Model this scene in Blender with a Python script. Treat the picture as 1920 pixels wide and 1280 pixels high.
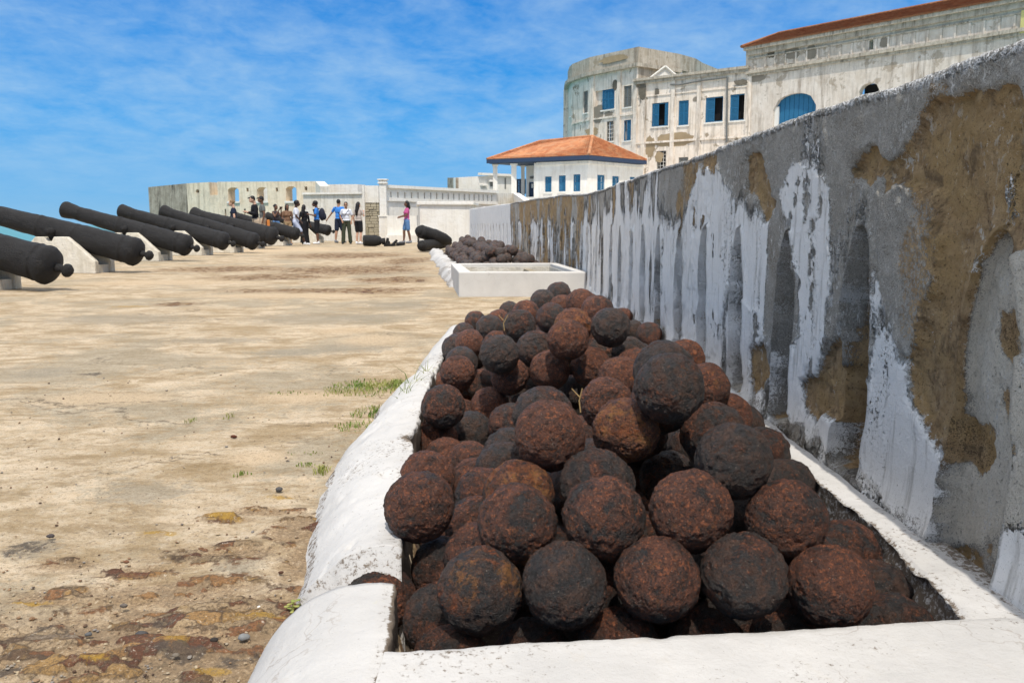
import bpy, bmesh, math, random
import numpy as np
from mathutils import Vector, Matrix, Quaternion
for o in list(bpy.data.objects): bpy.data.objects.remove(o)
S = bpy.context.scene; COL = S.collection
R = math.radians
random.seed(4); RNG = np.random.default_rng(4)

# ---------------------------------------------------------------- camera
F, HC = 1536.0, 0.77
PITCH = math.atan(218 / F); YAW = math.atan(15 / F * math.cos(PITCH))
cam_d = bpy.data.cameras.new('camera'); cam = bpy.data.objects.new('camera', cam_d); COL.objects.link(cam)
cam.location = (0, 0, HC); cam.rotation_euler = (math.pi / 2 - PITCH, 0, -YAW)
cam_d.sensor_width = 22.3; cam_d.lens = 22.3 * F / 1920
cam_d.clip_start = 0.05; cam_d.clip_end = 60000
cam_d.dof.use_dof = True; cam_d.dof.focus_distance = 2.2; cam_d.dof.aperture_fstop = 11
S.camera = cam
S.render.resolution_x = 1024; S.render.resolution_y = 682

# ---------------------------------------------------------------- light
SUN = Vector((0.035, -0.52, 1.0)).normalized()
sun_el = math.asin(SUN.z); sun_az = math.atan2(SUN.x, SUN.y)
W = bpy.data.worlds.new('World'); S.world = W; W.use_nodes = True
wt = W.node_tree; wt.nodes.clear()
def wn(t, **k):
    n = wt.nodes.new(t)
    for a, b in k.items(): setattr(n, a, b)
    return n
sky = wn('ShaderNodeTexSky', sky_type='NISHITA', sun_disc=False, sun_elevation=sun_el, sun_rotation=sun_az,
         altitude=0, air_density=1.0, dust_density=0.7, ozone_density=2.2)
hs = wn('ShaderNodeHueSaturation'); hs.inputs['Saturation'].default_value = 0.72
wt.links.new(sky.outputs[0], hs.inputs['Color'])
tc = wn('ShaderNodeTexCoord'); sep = wn('ShaderNodeSeparateXYZ'); wt.links.new(tc.outputs['Generated'], sep.inputs[0])
def wm(op, a, b, clamp=False):
    n = wn('ShaderNodeMath', operation=op, use_clamp=clamp)
    for i, v in enumerate((a, b)):
        if v is None: continue
        if isinstance(v, (int, float)): n.inputs[i].default_value = v
        else: wt.links.new(v, n.inputs[i])
    return n.outputs[0]
SKS = 0.15
rp_ = wn('ShaderNodeValToRGB'); wt.links.new(wm('MULTIPLY', sep.outputs[2], 3.0, True), rp_.inputs[0])
stops = [(0.0, (.185, .365, .54)), (.10, (.13, .335, .57)), (.34, (.060, .275, .585)), (.60, (.020, .20, .54)), (.85, (.007, .15, .48))]
while len(rp_.color_ramp.elements) < 5: rp_.color_ramp.elements.new(.5)
for el, (p_, c_) in zip(rp_.color_ramp.elements, stops): el.position = p_; el.color = tuple(x for x in c_) + (1,)
vm_ = wn('ShaderNodeMixRGB', blend_type='MULTIPLY'); vm_.inputs[0].default_value = 1; vm_.inputs[2].default_value = (1 / SKS, 1 / SKS, 1 / SKS, 1); wt.links.new(rp_.outputs[0], vm_.inputs[1])
up_f = wm('MULTIPLY', wm('SUBTRACT', sep.outputs[2], 0.30), 4.0, True)
skymix = wn('ShaderNodeMixRGB'); wt.links.new(up_f, skymix.inputs[0]); wt.links.new(vm_.outputs[0], skymix.inputs[1]); wt.links.new(hs.outputs[0], skymix.inputs[2])
# project direction onto a cloud layer
zz = wm('ADD', wm('MAXIMUM', sep.outputs[2], 0.0), 0.22)
comb = wn('ShaderNodeCombineXYZ')
wt.links.new(wm('DIVIDE', sep.outputs[0], zz), comb.inputs[0]); wt.links.new(wm('DIVIDE', sep.outputs[1], zz), comb.inputs[1])
mp = wn('ShaderNodeMapping'); mp.inputs['Rotation'].default_value = (0, 0, R(-20)); mp.inputs['Scale'].default_value = (1.35, 1.25, 1)
wt.links.new(comb.outputs[0], mp.inputs[0])
n1 = wn('ShaderNodeTexNoise'); n1.inputs['Scale'].default_value = 0.9; n1.inputs['Detail'].default_value = 4; n1.inputs['Distortion'].default_value = 0.4
n2 = wn('ShaderNodeTexNoise'); n2.inputs['Scale'].default_value = 4.0; n2.inputs['Detail'].default_value = 8; n2.inputs['Roughness'].default_value = 0.56; n2.inputs['Distortion'].default_value = 0.35
n3 = wn('ShaderNodeTexNoise'); n3.inputs['Scale'].default_value = 22; n3.inputs['Detail'].default_value = 5; n3.inputs['Roughness'].default_value = 0.6; n3.inputs['Distortion'].default_value = 0.5
for n in (n1, n2, n3): wt.links.new(mp.outputs[0], n.inputs['Vector'])
cl = wm('ADD', wm('ADD', wm('MULTIPLY', n1.outputs[0], 0.8), wm('MULTIPLY', n2.outputs[0], 0.75)), wm('MULTIPLY', n3.outputs[0], 0.20))
cl = wm('MULTIPLY', wm('SUBTRACT', cl, 0.68), 2.1, True)
cl = wm('MULTIPLY', cl, 0.55)
elev = wm('MULTIPLY', wm('SUBTRACT', sep.outputs[2], 0.0), 9.0, True)     # clouds thin out at the horizon
cl = wm('MULTIPLY', cl, elev)
mix = wn('ShaderNodeMixRGB'); mix.inputs[2].default_value = (.37 / SKS, .50 / SKS, .60 / SKS, 1)
mix_up = wn('ShaderNodeMixRGB'); mix_up.inputs[2].default_value = (1.14 / SKS, 1.09 / SKS, 1.02 / SKS, 1)      # bright cloud added overhead, out of view, as fill for the shaded wall
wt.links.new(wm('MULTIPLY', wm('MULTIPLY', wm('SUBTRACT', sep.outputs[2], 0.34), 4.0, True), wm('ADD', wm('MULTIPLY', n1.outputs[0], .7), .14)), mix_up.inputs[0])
wt.links.new(cl, mix.inputs[0]); wt.links.new(skymix.outputs[0], mix.inputs[1])
bg = wn('ShaderNodeBackground'); bg.inputs['Strength'].default_value = SKS
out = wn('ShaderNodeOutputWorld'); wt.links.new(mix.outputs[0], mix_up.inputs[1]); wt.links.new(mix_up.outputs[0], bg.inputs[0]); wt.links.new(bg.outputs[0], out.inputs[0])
sd = bpy.data.lights.new('sun', 'SUN'); sd.energy = 2.5; sd.angle = R(0.55); sd.color = (1.0, 0.935, 0.835)
so = bpy.data.objects.new('sun', sd); COL.objects.link(so); so.rotation_euler = SUN.to_track_quat('Z', 'Y').to_euler()
S.view_settings.view_transform = 'Standard'; S.view_settings.look = 'None'
S.view_settings.exposure = 0.55; S.view_settings.gamma = 1.0
S.render.engine = 'CYCLES'

# ---------------------------------------------------------------- measuring helpers (photo pixel -> point of the place)
FW = np.array([math.sin(YAW) * math.cos(PITCH), math.cos(YAW) * math.cos(PITCH), -math.sin(PITCH)])
RT = np.array([math.cos(YAW), -math.sin(YAW), 0.0]); UP = np.cross(RT, FW)
def ray(x, y): return FW + RT * (x - 960) / F - UP * (y - 640) / F
def on_z(x, y, z):
    r = ray(x, y); return Vector(np.array([0, 0, HC]) + r * ((z - HC) / r[2]))
def on_y(x, y, Y):
    r = ray(x, y); return Vector(np.array([0, 0, HC]) + r * (Y / r[1]))
def on_x(x, y, X):
    r = ray(x, y); return Vector(np.array([0, 0, HC]) + r * (X / r[0]))

# ---------------------------------------------------------------- numpy noise
def _h(ix, iy, iz, seed):
    n = (ix * 374761393 + iy * 668265263 + iz * 2147483647 + seed * 974634777) & 0xffffffff
    n = ((n ^ (n >> 13)) * 1274126177) & 0xffffffff
    n = n ^ (n >> 16)
    return (n & 0xffff) / 65535.0
def vnoise(x, y, z=0.0, seed=0):
    x, y, z = np.broadcast_arrays(np.asarray(x, float), np.asarray(y, float), np.asarray(z, float))
    ix, iy, iz = np.floor(x).astype(np.int64), np.floor(y).astype(np.int64), np.floor(z).astype(np.int64)
    fx, fy, fz = x - ix, y - iy, z - iz
    fx, fy, fz = [f * f * (3 - 2 * f) for f in (fx, fy, fz)]
    r = 0
    for a in (0, 1):
        for b in (0, 1):
            for c in (0, 1):
                w = (fx if a else 1 - fx) * (fy if b else 1 - fy) * (fz if c else 1 - fz)
                r = r + w * _h(ix + a, iy + b, iz + c, seed)
    return r * 2 - 1
def fbm(x, y, z=0.0, seed=0, oct=4, rough=0.5):
    r, a, t = 0, 1.0, 0
    x, y, z = np.asarray(x, float), np.asarray(y, float), np.asarray(z, float)
    for i in range(oct):
        r = r + a * vnoise(x * 2 ** i + 17.3 * i, y * 2 ** i - 9.1 * i, z * 2 ** i + 3.7 * i, seed + i); t += a; a *= rough
    return r / t
def sstep(a, b, x):
    t = np.clip((x - a) / (b - a), 0, 1); return t * t * (3 - 2 * t)

# ---------------------------------------------------------------- object helpers
def tag(o, label=None, cat=None, group=None, kind=None):
    if label: o['label'] = label
    if cat: o['category'] = cat
    if group: o['group'] = group
    if kind: o['kind'] = kind
    return o
def empty(name, loc=(0, 0, 0), rz=0):
    o = bpy.data.objects.new(name, None); COL.objects.link(o); o.location = loc; o.rotation_euler = (0, 0, rz)
    o.empty_display_size = 0.1
    return o
def link(name, me, mat=None, parent=None, smooth=False):
    if mat is not None and not me.materials: me.materials.append(mat)
    if smooth: me.polygons.foreach_set('use_smooth', [True] * len(me.polygons))
    o = bpy.data.objects.new(name, me); COL.objects.link(o)
    if parent is not None: o.parent = parent
    return o
class MB:
    """collects faces in world or local coordinates and links them as one mesh"""
    def __init__(s): s.v = []; s.f = []
    def face(s, *pts):
        b = len(s.v); s.v += [tuple(p) for p in pts]; s.f.append(tuple(range(b, b + len(pts))))
    def box(s, c, d, rz=0, M=None):
        hx, hy, hz = d[0] / 2, d[1] / 2, d[2] / 2; b = len(s.v)
        m = Matrix.Translation(c) @ Matrix.Rotation(rz, 4, 'Z')
        if M is not None: m = M @ m
        for x, y, z in ((-1,-1,-1),(1,-1,-1),(1,1,-1),(-1,1,-1),(-1,-1,1),(1,-1,1),(1,1,1),(-1,1,1)):
            s.v.append(tuple(m @ Vector((x * hx, y * hy, z * hz))))
        for f in ((0,3,2,1),(4,5,6,7),(0,1,5,4),(1,2,6,5),(2,3,7,6),(3,0,4,7)): s.f.append(tuple(b + i for i in f))
        return s
    def prism(s, pts, z0, z1):
        """vertical prism over a plan polygon; z1 may be a list of heights"""
        n = len(pts); b = len(s.v); zt = z1 if isinstance(z1, (list, tuple)) else [z1] * n
        a = sum(pts[i][0] * pts[(i + 1) % n][1] - pts[(i + 1) % n][0] * pts[i][1] for i in range(n))
        if a < 0: pts = pts[::-1]; zt = list(zt)[::-1]
        for p in pts: s.v.append((p[0], p[1], z0))
        for p, z in zip(pts, zt): s.v.append((p[0], p[1], z))
        s.f.append(tuple(range(b, b + n))[::-1]); s.f.append(tuple(range(b + n, b + 2 * n)))
        for i in range(n): j = (i + 1) % n; s.f.append((b + i, b + j, b + n + j, b + n + i))
        return s
    def tube(s, p0, p1, r0, r1=None, n=10, cap=True):
        r1 = r0 if r1 is None else r1; p0, p1 = Vector(p0), Vector(p1); d = (p1 - p0).normalized()
        q = d.to_track_quat('Z', 'Y'); b = len(s.v)
        for p, r in ((p0, r0), (p1, r1)):
            for i in range(n): a = 2 * math.pi * i / n; s.v.append(tuple(p + q @ Vector((math.cos(a) * r, math.sin(a) * r, 0))))
        for i in range(n): j = (i + 1) % n; s.f.append((b + i, b + j, b + n + j, b + n + i))
        if cap: s.f.append(tuple(range(b, b + n))[::-1]); s.f.append(tuple(range(b + n, b + 2 * n)))
        return s
    def capsule(s, p0, p1, r0, r1=None, n=14, k=4, flat=1.0, fdir=None):
        r1 = r0 if r1 is None else r1; p0, p1 = Vector(p0), Vector(p1); d = p1 - p0
        L = d.length; q = (d.normalized() if L > 1e-6 else Vector((0, 0, 1))).to_track_quat('Z', 'Y')
        rings = []
        for i in range(1, k + 1):
            a = math.pi / 2 * (1 - i / k); rings.append((-math.sin(a) * r0, math.cos(a) * r0))
        for i in range(0, k):
            a = math.pi / 2 * (i / k); rings.append((L + math.sin(a) * r1, math.cos(a) * r1))
        b = len(s.v)
        def put(v):
            w = p0 + q @ v
            if fdir is not None:
                rel = w - p0; fd = Vector(fdir); w = w - fd * rel.dot(fd) * (1 - flat)
            s.v.append(tuple(w))
        put(Vector((0, 0, -r0)))
        for z, r in rings:
            for i in range(n): a = 2 * math.pi * i / n; put(Vector((math.cos(a) * r, math.sin(a) * r, z)))
        put(Vector((0, 0, L + r1))); last = len(s.v) - 1; m = len(rings)
        for i in range(n): j = (i + 1) % n; s.f.append((b, b + 1 + j, b + 1 + i))
        for t in range(m - 1):
            o = b + 1 + t * n
            for i in range(n): j = (i + 1) % n; s.f.append((o + i, o + j, o + n + j, o + n + i))
        o = b + 1 + (m - 1) * n
        for i in range(n): j = (i + 1) % n; s.f.append((o + i, o + j, last))
        return s
    def ellip(s, c, r, n=14, k=8):
        b = len(s.v); c = Vector(c)
        s.v.append(tuple(c + Vector((0, 0, -r[2]))))
        for t in range(1, k):
            a = -math.pi / 2 + math.pi * t / k
            for i in range(n): w = 2 * math.pi * i / n; s.v.append((c.x + math.cos(a) * math.cos(w) * r[0], c.y + math.cos(a) * math.sin(w) * r[1], c.z + math.sin(a) * r[2]))
        s.v.append(tuple(c + Vector((0, 0, r[2])))); last = len(s.v) - 1
        for i in range(n): j = (i + 1) % n; s.f.append((b, b + 1 + j, b + 1 + i))
        for t in range(k - 2):
            o = b + 1 + t * n
            for i in range(n): j = (i + 1) % n; s.f.append((o + i, o + j, o + n + j, o + n + i))
        o = b + 1 + (k - 2) * n
        for i in range(n): j = (i + 1) % n; s.f.append((o + i, o + j, last))
        return s
    def lathe(s, prof, p0, axis, n=24):
        """prof: list of (distance along axis, radius)"""
        q = Vector(axis).to_track_quat('Z', 'Y'); p0 = Vector(p0); b = len(s.v)
        for z, r in prof:
            for i in range(n): a = 2 * math.pi * i / n; s.v.append(tuple(p0 + q @ Vector((math.cos(a) * r, math.sin(a) * r, z))))
        for t in range(len(prof) - 1):
            for i in range(n): j = (i + 1) % n; o = b + t * n; s.f.append((o + i, o + j, o + n + j, o + n + i))
        s.f.append(tuple(range(b, b + n))[::-1]); o = b + (len(prof) - 1) * n; s.f.append(tuple(range(o, o + n)))
        return s
    def mesh(s, name):
        me = bpy.data.meshes.new(name); me.from_pydata(s.v, [], s.f); me.update(); return me
    def build(s, name, mat, parent=None, smooth=False, bevel=0, fix=False):
        me = s.mesh(name)
        if fix:
            bm = bmesh.new(); bm.from_mesh(me); bmesh.ops.remove_doubles(bm, verts=bm.verts, dist=1e-4)
            bmesh.ops.recalc_face_normals(bm, faces=bm.faces); bm.to_mesh(me); bm.free()
        o = link(name, me, mat, parent, smooth)
        if parent is not None and s.v:   # vertices are given in world space: keep them there
            o.matrix_parent_inverse = parent_inv(parent)
        if bevel:
            m = o.modifiers.new('bevel', 'BEVEL'); m.width = bevel; m.segments = 2; m.limit_method = 'ANGLE'
        return o
def parent_inv(p):
    m = Matrix.Identity(4); q = p
    chain = []
    while q is not None: chain.append(q); q = q.parent
    for q in reversed(chain):
        m = m @ q.matrix_parent_inverse @ q.matrix_basis
    return m.inverted()
def grid_mesh(name, X, Y, Z, flip=False):
    """X, Y, Z: 2-D arrays of equal shape"""
    n, m = X.shape; me = bpy.data.meshes.new(name)
    co = np.stack([X, Y, Z], -1).reshape(-1, 3)
    i = np.arange(n * m).reshape(n, m); q = np.stack([i[:-1, :-1], i[1:, :-1], i[1:, 1:], i[:-1, 1:]], -1).reshape(-1, 4)
    if flip: q = q[:, ::-1]
    me.vertices.add(n * m); me.vertices.foreach_set('co', co.ravel())
    me.loops.add(q.size); me.loops.foreach_set('vertex_index', q.ravel().astype(np.int32))
    me.polygons.add(len(q)); me.polygons.foreach_set('loop_start', np.arange(0, q.size, 4, dtype=np.int32))
    me.update(calc_edges=True); me.validate()
    me.polygons.foreach_set('use_smooth', [True] * len(me.polygons))
    return me
def vattr(me, name, arr):
    a = me.attributes.new(name, 'FLOAT', 'POINT'); a.data.foreach_set('value', np.asarray(arr, dtype=np.float32).ravel())
def in_poly(px, py, poly):
    c = np.zeros(px.shape, bool)
    for (x0, y0), (x1, y1) in zip(poly, poly[1:] + poly[:1]):
        c ^= ((y0 > py) != (y1 > py)) & (px < (x1 - x0) * (py - y0) / (y1 - y0 + 1e-12) + x0)
    return c

# ---------------------------------------------------------------- materials
class NT:
    def __init__(s, name):
        s.m = bpy.data.materials.new(name); s.m.use_nodes = True; s.t = s.m.node_tree; s.t.nodes.clear()
        s.out = s.t.nodes.new('ShaderNodeOutputMaterial'); s.b = s.t.nodes.new('ShaderNodeBsdfPrincipled')
        s.t.links.new(s.b.outputs[0], s.out.inputs[0]); s.tc = s.t.nodes.new('ShaderNodeTexCoord')
        s.geo = s.t.nodes.new('ShaderNodeNewGeometry')
    def L(s, a, b): s.t.links.new(a, b)
    def put(s, sock, v):
        if v is None: return
        if isinstance(v, bpy.types.NodeSocket): s.L(v, sock)
        elif isinstance(v, (tuple, list)): sock.default_value = tuple(v) + ((1,) if len(v) == 3 and sock.type == 'RGBA' else ())
        else: sock.default_value = v
    def vec(s, kind='Object', scale=(1, 1, 1), add=None):
        o = s.geo.outputs['Position'] if kind == 'World' else s.tc.outputs[kind]
        if add is not None:
            a = s.t.nodes.new('ShaderNodeVectorMath'); a.operation = 'ADD'; s.L(o, a.inputs[0]); s.L(add, a.inputs[1]); o = a.outputs[0]
        m = s.t.nodes.new('ShaderNodeMapping'); m.inputs['Scale'].default_value = scale; s.L(o, m.inputs[0]); return m.outputs[0]
    def noise(s, v, scale, detail=5, rough=0.55, dist=0):
        n = s.t.nodes.new('ShaderNodeTexNoise'); s.L(v, n.inputs['Vector']); n.inputs['Scale'].default_value = scale
        n.inputs['Detail'].default_value = detail; n.inputs['Roughness'].default_value = rough; n.inputs['Distortion'].default_value = dist
        return n.outputs[0]
    def voro(s, v, scale, feature='F1', out='Distance', rnd=1.0):
        n = s.t.nodes.new('ShaderNodeTexVoronoi'); n.feature = feature; s.L(v, n.inputs['Vector']); n.inputs['Scale'].default_value = scale
        n.inputs['Randomness'].default_value = rnd
        return n.outputs[out]
    def ramp(s, f, *stops, interp='LINEAR'):
        n = s.t.nodes.new('ShaderNodeValToRGB'); s.put(n.inputs[0], f); e = n.color_ramp; e.interpolation = interp
        while len(e.elements) < len(stops): e.elements.new(0.5)
        for el, (p, c) in zip(e.elements, stops):
            el.position = p; el.color = (c, c, c, 1) if isinstance(c, (int, float)) else tuple(c) + (1,)
        return n.outputs[0]
    def mix(s, f, a, b, mode='MIX'):
        n = s.t.nodes.new('ShaderNodeMixRGB'); n.blend_type = mode; s.put(n.inputs[0], f); s.put(n.inputs[1], a); s.put(n.inputs[2], b); return n.outputs[0]
    def math(s, op, a, b=None, clamp=False):
        n = s.t.nodes.new('ShaderNodeMath'); n.operation = op; n.use_clamp = clamp; s.put(n.inputs[0], a); s.put(n.inputs[1], b); return n.outputs[0]
    def attr(s, name):
        n = s.t.nodes.new('ShaderNodeAttribute'); n.attribute_name = name; return n.outputs['Fac']
    def bump(s, h, strength=0.5, dist=0.01, prev=None):
        n = s.t.nodes.new('ShaderNodeBump'); n.inputs['Strength'].default_value = strength; n.inputs['Distance'].default_value = dist
        s.L(h, n.inputs['Height'])
        if prev is not None: s.L(prev, n.inputs['Normal'])
        return n.outputs[0]
    def done(s, col, rough=0.85, normal=None, spec=0.3, metal=0.0):
        s.put(s.b.inputs['Base Color'], col); s.put(s.b.inputs['Roughness'], rough); s.b.inputs['Specular IOR Level'].default_value = spec
        s.b.inputs['Metallic'].default_value = metal
        if normal is not None: s.L(normal, s.b.inputs['Normal'])
        return s.m

def mat_ball():
    n = NT('rusted_iron'); oi = n.t.nodes.new('ShaderNodeObjectInfo')
    sp = n.t.nodes.new('ShaderNodeSeparateColor'); n.L(oi.outputs['Color'], sp.inputs[0])
    off = n.t.nodes.new('ShaderNodeCombineXYZ')
    n.L(n.math('MULTIPLY', oi.outputs['Random'], 37.0), off.inputs[0]); n.L(n.math('MULTIPLY', oi.outputs['Random'], 91.0), off.inputs[1])
    v = n.vec('Object', add=off.outputs[0])
    big = n.noise(v, 14, 6, 0.62, 0.6); mid = n.noise(v, 38, 7, 0.66, 0.3); fine = n.noise(v, 210, 6, 0.72)
    plate = n.voro(v, 34)
    m1 = n.math('ADD', n.math('MULTIPLY', big, 0.72), n.math('MULTIPLY', mid, 0.34))
    thr = n.math('SUBTRACT', 0.665, n.math('MULTIPLY', sp.outputs[0], 0.35))
    rustm = n.math('MULTIPLY', n.math('SUBTRACT', n.math('ADD', m1, n.math('MULTIPLY', n.math('SUBTRACT', fine, 0.5), 0.12)), thr), 13.0, True)
    dark = n.mix(fine, (0.014, 0.0135, 0.014), (0.072, 0.066, 0.063))
    dark = n.mix(n.math('MULTIPLY', n.ramp(mid, (0.45, 0), (0.60, 1)), 0.7), dark, (0.125, 0.058, 0.033))
    rust = n.mix(n.ramp(fine, (0.3, 0), (0.7, 1)), (0.065, 0.019, 0.010), (0.29, 0.093, 0.040))
    rust = n.mix(n.ramp(mid, (0.46, 0), (0.64, 0.8)), rust, (0.055, 0.026, 0.020))
    c = n.mix(rustm, dark, rust); c = n.mix(0.18, c, n.mix(n.ramp(mid, (0.38, 0), (0.62, 1)), (0.025, 0.016, 0.013), (0.15, 0.085, 0.055)))
    om = n.noise(n.vec('Object', scale=(1.3, 0.9, 1.1), add=off.outputs[0]), 26, 7, 0.68, 0.5)
    othr = n.math('SUBTRACT', 0.70, n.math('MULTIPLY', sp.outputs[1], 0.26))
    omask = n.math('MULTIPLY', n.math('SUBTRACT', n.math('ADD', om, n.math('MULTIPLY', n.math('SUBTRACT', fine, 0.5), 0.25)), othr), 8.0, True)
    c = n.mix(n.math('MULTIPLY', omask, 0.85), c, n.mix(n.ramp(big, (0.4, 0), (0.6, 1)), (0.36, 0.095, 0.022), (0.40, 0.18, 0.045)))
    spk = n.noise(v, 125, 4, 0.7); c = n.mix(n.math('MULTIPLY', n.ramp(n.math('ADD', spk, n.math('MULTIPLY', rustm, 0.05)), (0.595, 0), (0.66, 1)), n.math('ADD', 0.35, n.math('MULTIPLY', rustm, 0.5))), c, (0.40, 0.125, 0.045))
    c = n.mix(n.ramp(n.noise(v, 95, 4, 0.7, 0.5), (0.36, 0.75), (0.45, 0)), c, (0.022, 0.014, 0.012))
    cr = n.noise(v, 75, 3, 0.6, 0.8)
    crm = n.ramp(cr, (0.30, 1), (0.40, 0)); c = n.mix(n.math('MULTIPLY', crm, 0.8), c, (0.008, 0.006, 0.006))
    # pale specks in the colour stand in for small glints
    c = n.mix(n.ramp(n.noise(v, 330, 2, 0.5), (0.70, 0), (0.73, 0.85)), c, (0.46, 0.38, 0.30))
    h = n.math('ADD', n.math('MULTIPLY', mid, 0.9), n.math('MULTIPLY', fine, 0.55))
    h = n.math('ADD', h, n.math('MULTIPLY', n.math('MINIMUM', plate, 0.55), 0.7))
    h = n.math('ADD', h, n.math('MULTIPLY', rustm, 0.16))
    nb = n.bump(h, 1.0, 0.015); nb = n.bump(n.noise(v, 420, 3, 0.7), 0.7, 0.002, nb)
    rg = n.math('ADD', n.ramp(fine, (0.3, 0.30), (0.65, 0.62)), n.math('MULTIPLY', rustm, 0.12))
    return n.done(c, rg, nb, 0.55)
def mat_gun():
    n = NT('black_cannon_iron'); v = n.vec('Object')
    a = n.noise(v, 9, 6, 0.65, 0.4); b = n.noise(v, 60, 5, 0.65)
    c = n.mix(a, (0.006, 0.006, 0.007), (0.028, 0.026, 0.025)); c = n.mix(n.ramp(b, (0.55, 0), (0.75, 0.6)), c, (0.075, 0.060, 0.048))
    return n.done(c, n.ramp(b, (0.3, 0.5), (0.7, 0.72)), n.bump(n.math('ADD', a, b), 0.9, 0.03), 0.3)
def mat_wall():
    n = NT('peeling_plaster'); P = n.vec('World')
    w, b, g, dirt_shade = n.attr('white'), n.attr('brown'), n.attr('light'), n.attr('dirt')
    f1 = n.noise(P, 120, 6, 0.7); f2 = n.noise(P, 32, 6, 0.65, 0.3); f3 = n.noise(P, 340, 4, 0.65); st = n.noise(n.vec('World', (1, 34, 4.5)), 1, 6, 0.65, 0.3)
    v4 = n.noise(P, 7, 4, 0.6)
    grey = n.mix(f2, (0.30, 0.275, 0.24), (0.55, 0.515, 0.455)); grey = n.mix(n.ramp(n.noise(P, 5.5, 5, .65, .4), (0.48, 0), (0.66, 0.6)), grey, (0.60, 0.565, 0.51)); grey = n.mix(n.ramp(n.noise(P, 3.1, 4, .6, .3), (0.52, 0), (0.66, 0.5)), grey, (0.24, 0.185, 0.12)); grey = n.mix(n.ramp(f1, (0.50, 0), (0.64, 0.8)), grey, (0.62, 0.585, 0.53))
    grey = n.mix(n.ramp(f3, (0.585, 0), (0.64, 0.9)), grey, (0.80, 0.78, 0.74))
    grey = n.mix(n.ramp(f3, (0.37, 0.75), (0.43, 0)), grey, (0.09, 0.082, 0.075))
    brn = n.mix(n.ramp(f2, (0.3, 0), (0.7, 1)), (0.31, 0.195, 0.10), (0.62, 0.445, 0.265)); brn = n.mix(n.ramp(v4, (0.40, 0), (0.62, 0.7)), brn, (0.50, 0.335, 0.15))
    brn = n.mix(n.ramp(f1, (0.34, 0.8), (0.44, 0)), brn, (0.11, 0.070, 0.040)); brn = n.mix(n.ramp(n.noise(P, 14, 5, .7, .5), (0.36, 0.7), (0.47, 0)), brn, (0.15, 0.105, 0.065)); brn = n.mix(n.ramp(f3, (0.63, 0), (0.68, 0.6)), brn, (0.46, 0.38, 0.27))
    wht = n.mix(f2, (0.76, 0.755, 0.74), (0.90, 0.885, 0.86)); wht = n.mix(n.ramp(st, (0.54, 0), (0.68, 0.55)), wht, (0.30, 0.28, 0.25))
    wht = n.mix(n.ramp(f3, (0.32, 0.55), (0.40, 0)), wht, (0.24, 0.22, 0.20))
    lgt = n.mix(f2, (0.64, 0.585, 0.49), (0.86, 0.80, 0.70)); lgt = n.mix(n.ramp(f1, (0.55, 0), (0.68, 0.5)), lgt, (0.27, 0.23, 0.18))
    lgt = n.mix(n.ramp(f3, (0.32, 0.6), (0.38, 0)), lgt, (0.16, 0.13, 0.10))
    jt = n.math('MULTIPLY', n.math('SUBTRACT', n.math('ADD', n.math('MULTIPLY', f1, 0.6), n.math('MULTIPLY', f3, 0.5)), 0.55), 2.1)
    stv = n.noise(n.vec('World', (1, 55, 8)), 1, 5, 0.65, 0.4); jw = n.math('MULTIPLY', n.math('SUBTRACT', stv, 0.5), 1.6)
    def msk(a, k=5.0): return n.math('MULTIPLY', n.math('SUBTRACT', n.math('ADD', a, jt), 0.42), k, True)
    mb_ = n.math('MULTIPLY', n.math('SUBTRACT', n.math('ADD', b, n.math('MULTIPLY', jt, 0.55)), 0.46), 14.0, True)
    flk = n.ramp(n.noise(n.vec('World', (1, 1, .45)), 62, 5, .72, .3), (0.565, 0), (0.60, 1)); grey = n.mix(n.math('MULTIPLY', flk, n.ramp(n.noise(P, 2.6, 4, .6), (0.42, 0), (0.60, 1))), grey, (0.80, 0.78, 0.74))
    brn = n.mix(n.math('MULTIPLY', flk, n.ramp(n.noise(P, 3.4, 4, .6), (0.54, 0), (0.64, .9))), brn, (0.74, 0.70, 0.63))
    lip = n.math('MULTIPLY', n.math('MULTIPLY', mb_, n.math('SUBTRACT', 1.0, mb_)), 3.2, True)
    c = n.mix(mb_, grey, brn); c = n.mix(n.math('MULTIPLY', lip, .7), c, (0.12, 0.085, 0.055)); c = n.mix(msk(g, 5), c, lgt); mw = msk(n.math('ADD', w, jw), 5); c = n.mix(mw, c, wht)
    c = n.mix(n.math('MULTIPLY', msk(dirt_shade, 5), 0.82), c, n.mix(f1, (0.030, 0.024, 0.018), (0.13, 0.095, 0.065)))
    h = n.math('ADD', n.math('ADD', n.math('MULTIPLY', f1, 0.8), n.math('MULTIPLY', f2, 1.0)), n.math('MULTIPLY', n.math('SUBTRACT', 1.0, mb_), 0.7))
    wi = n.math('SUBTRACT', 1.0, n.math('MULTIPLY', msk(w, 4), 0.6))
    nb = n.bump(n.math('MULTIPLY', h, wi), 1.0, 0.016); nb = n.bump(n.math('MULTIPLY', f3, wi), 0.9, 0.005, nb)
    return n.done(c, 0.92, nb, 0.15)
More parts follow.
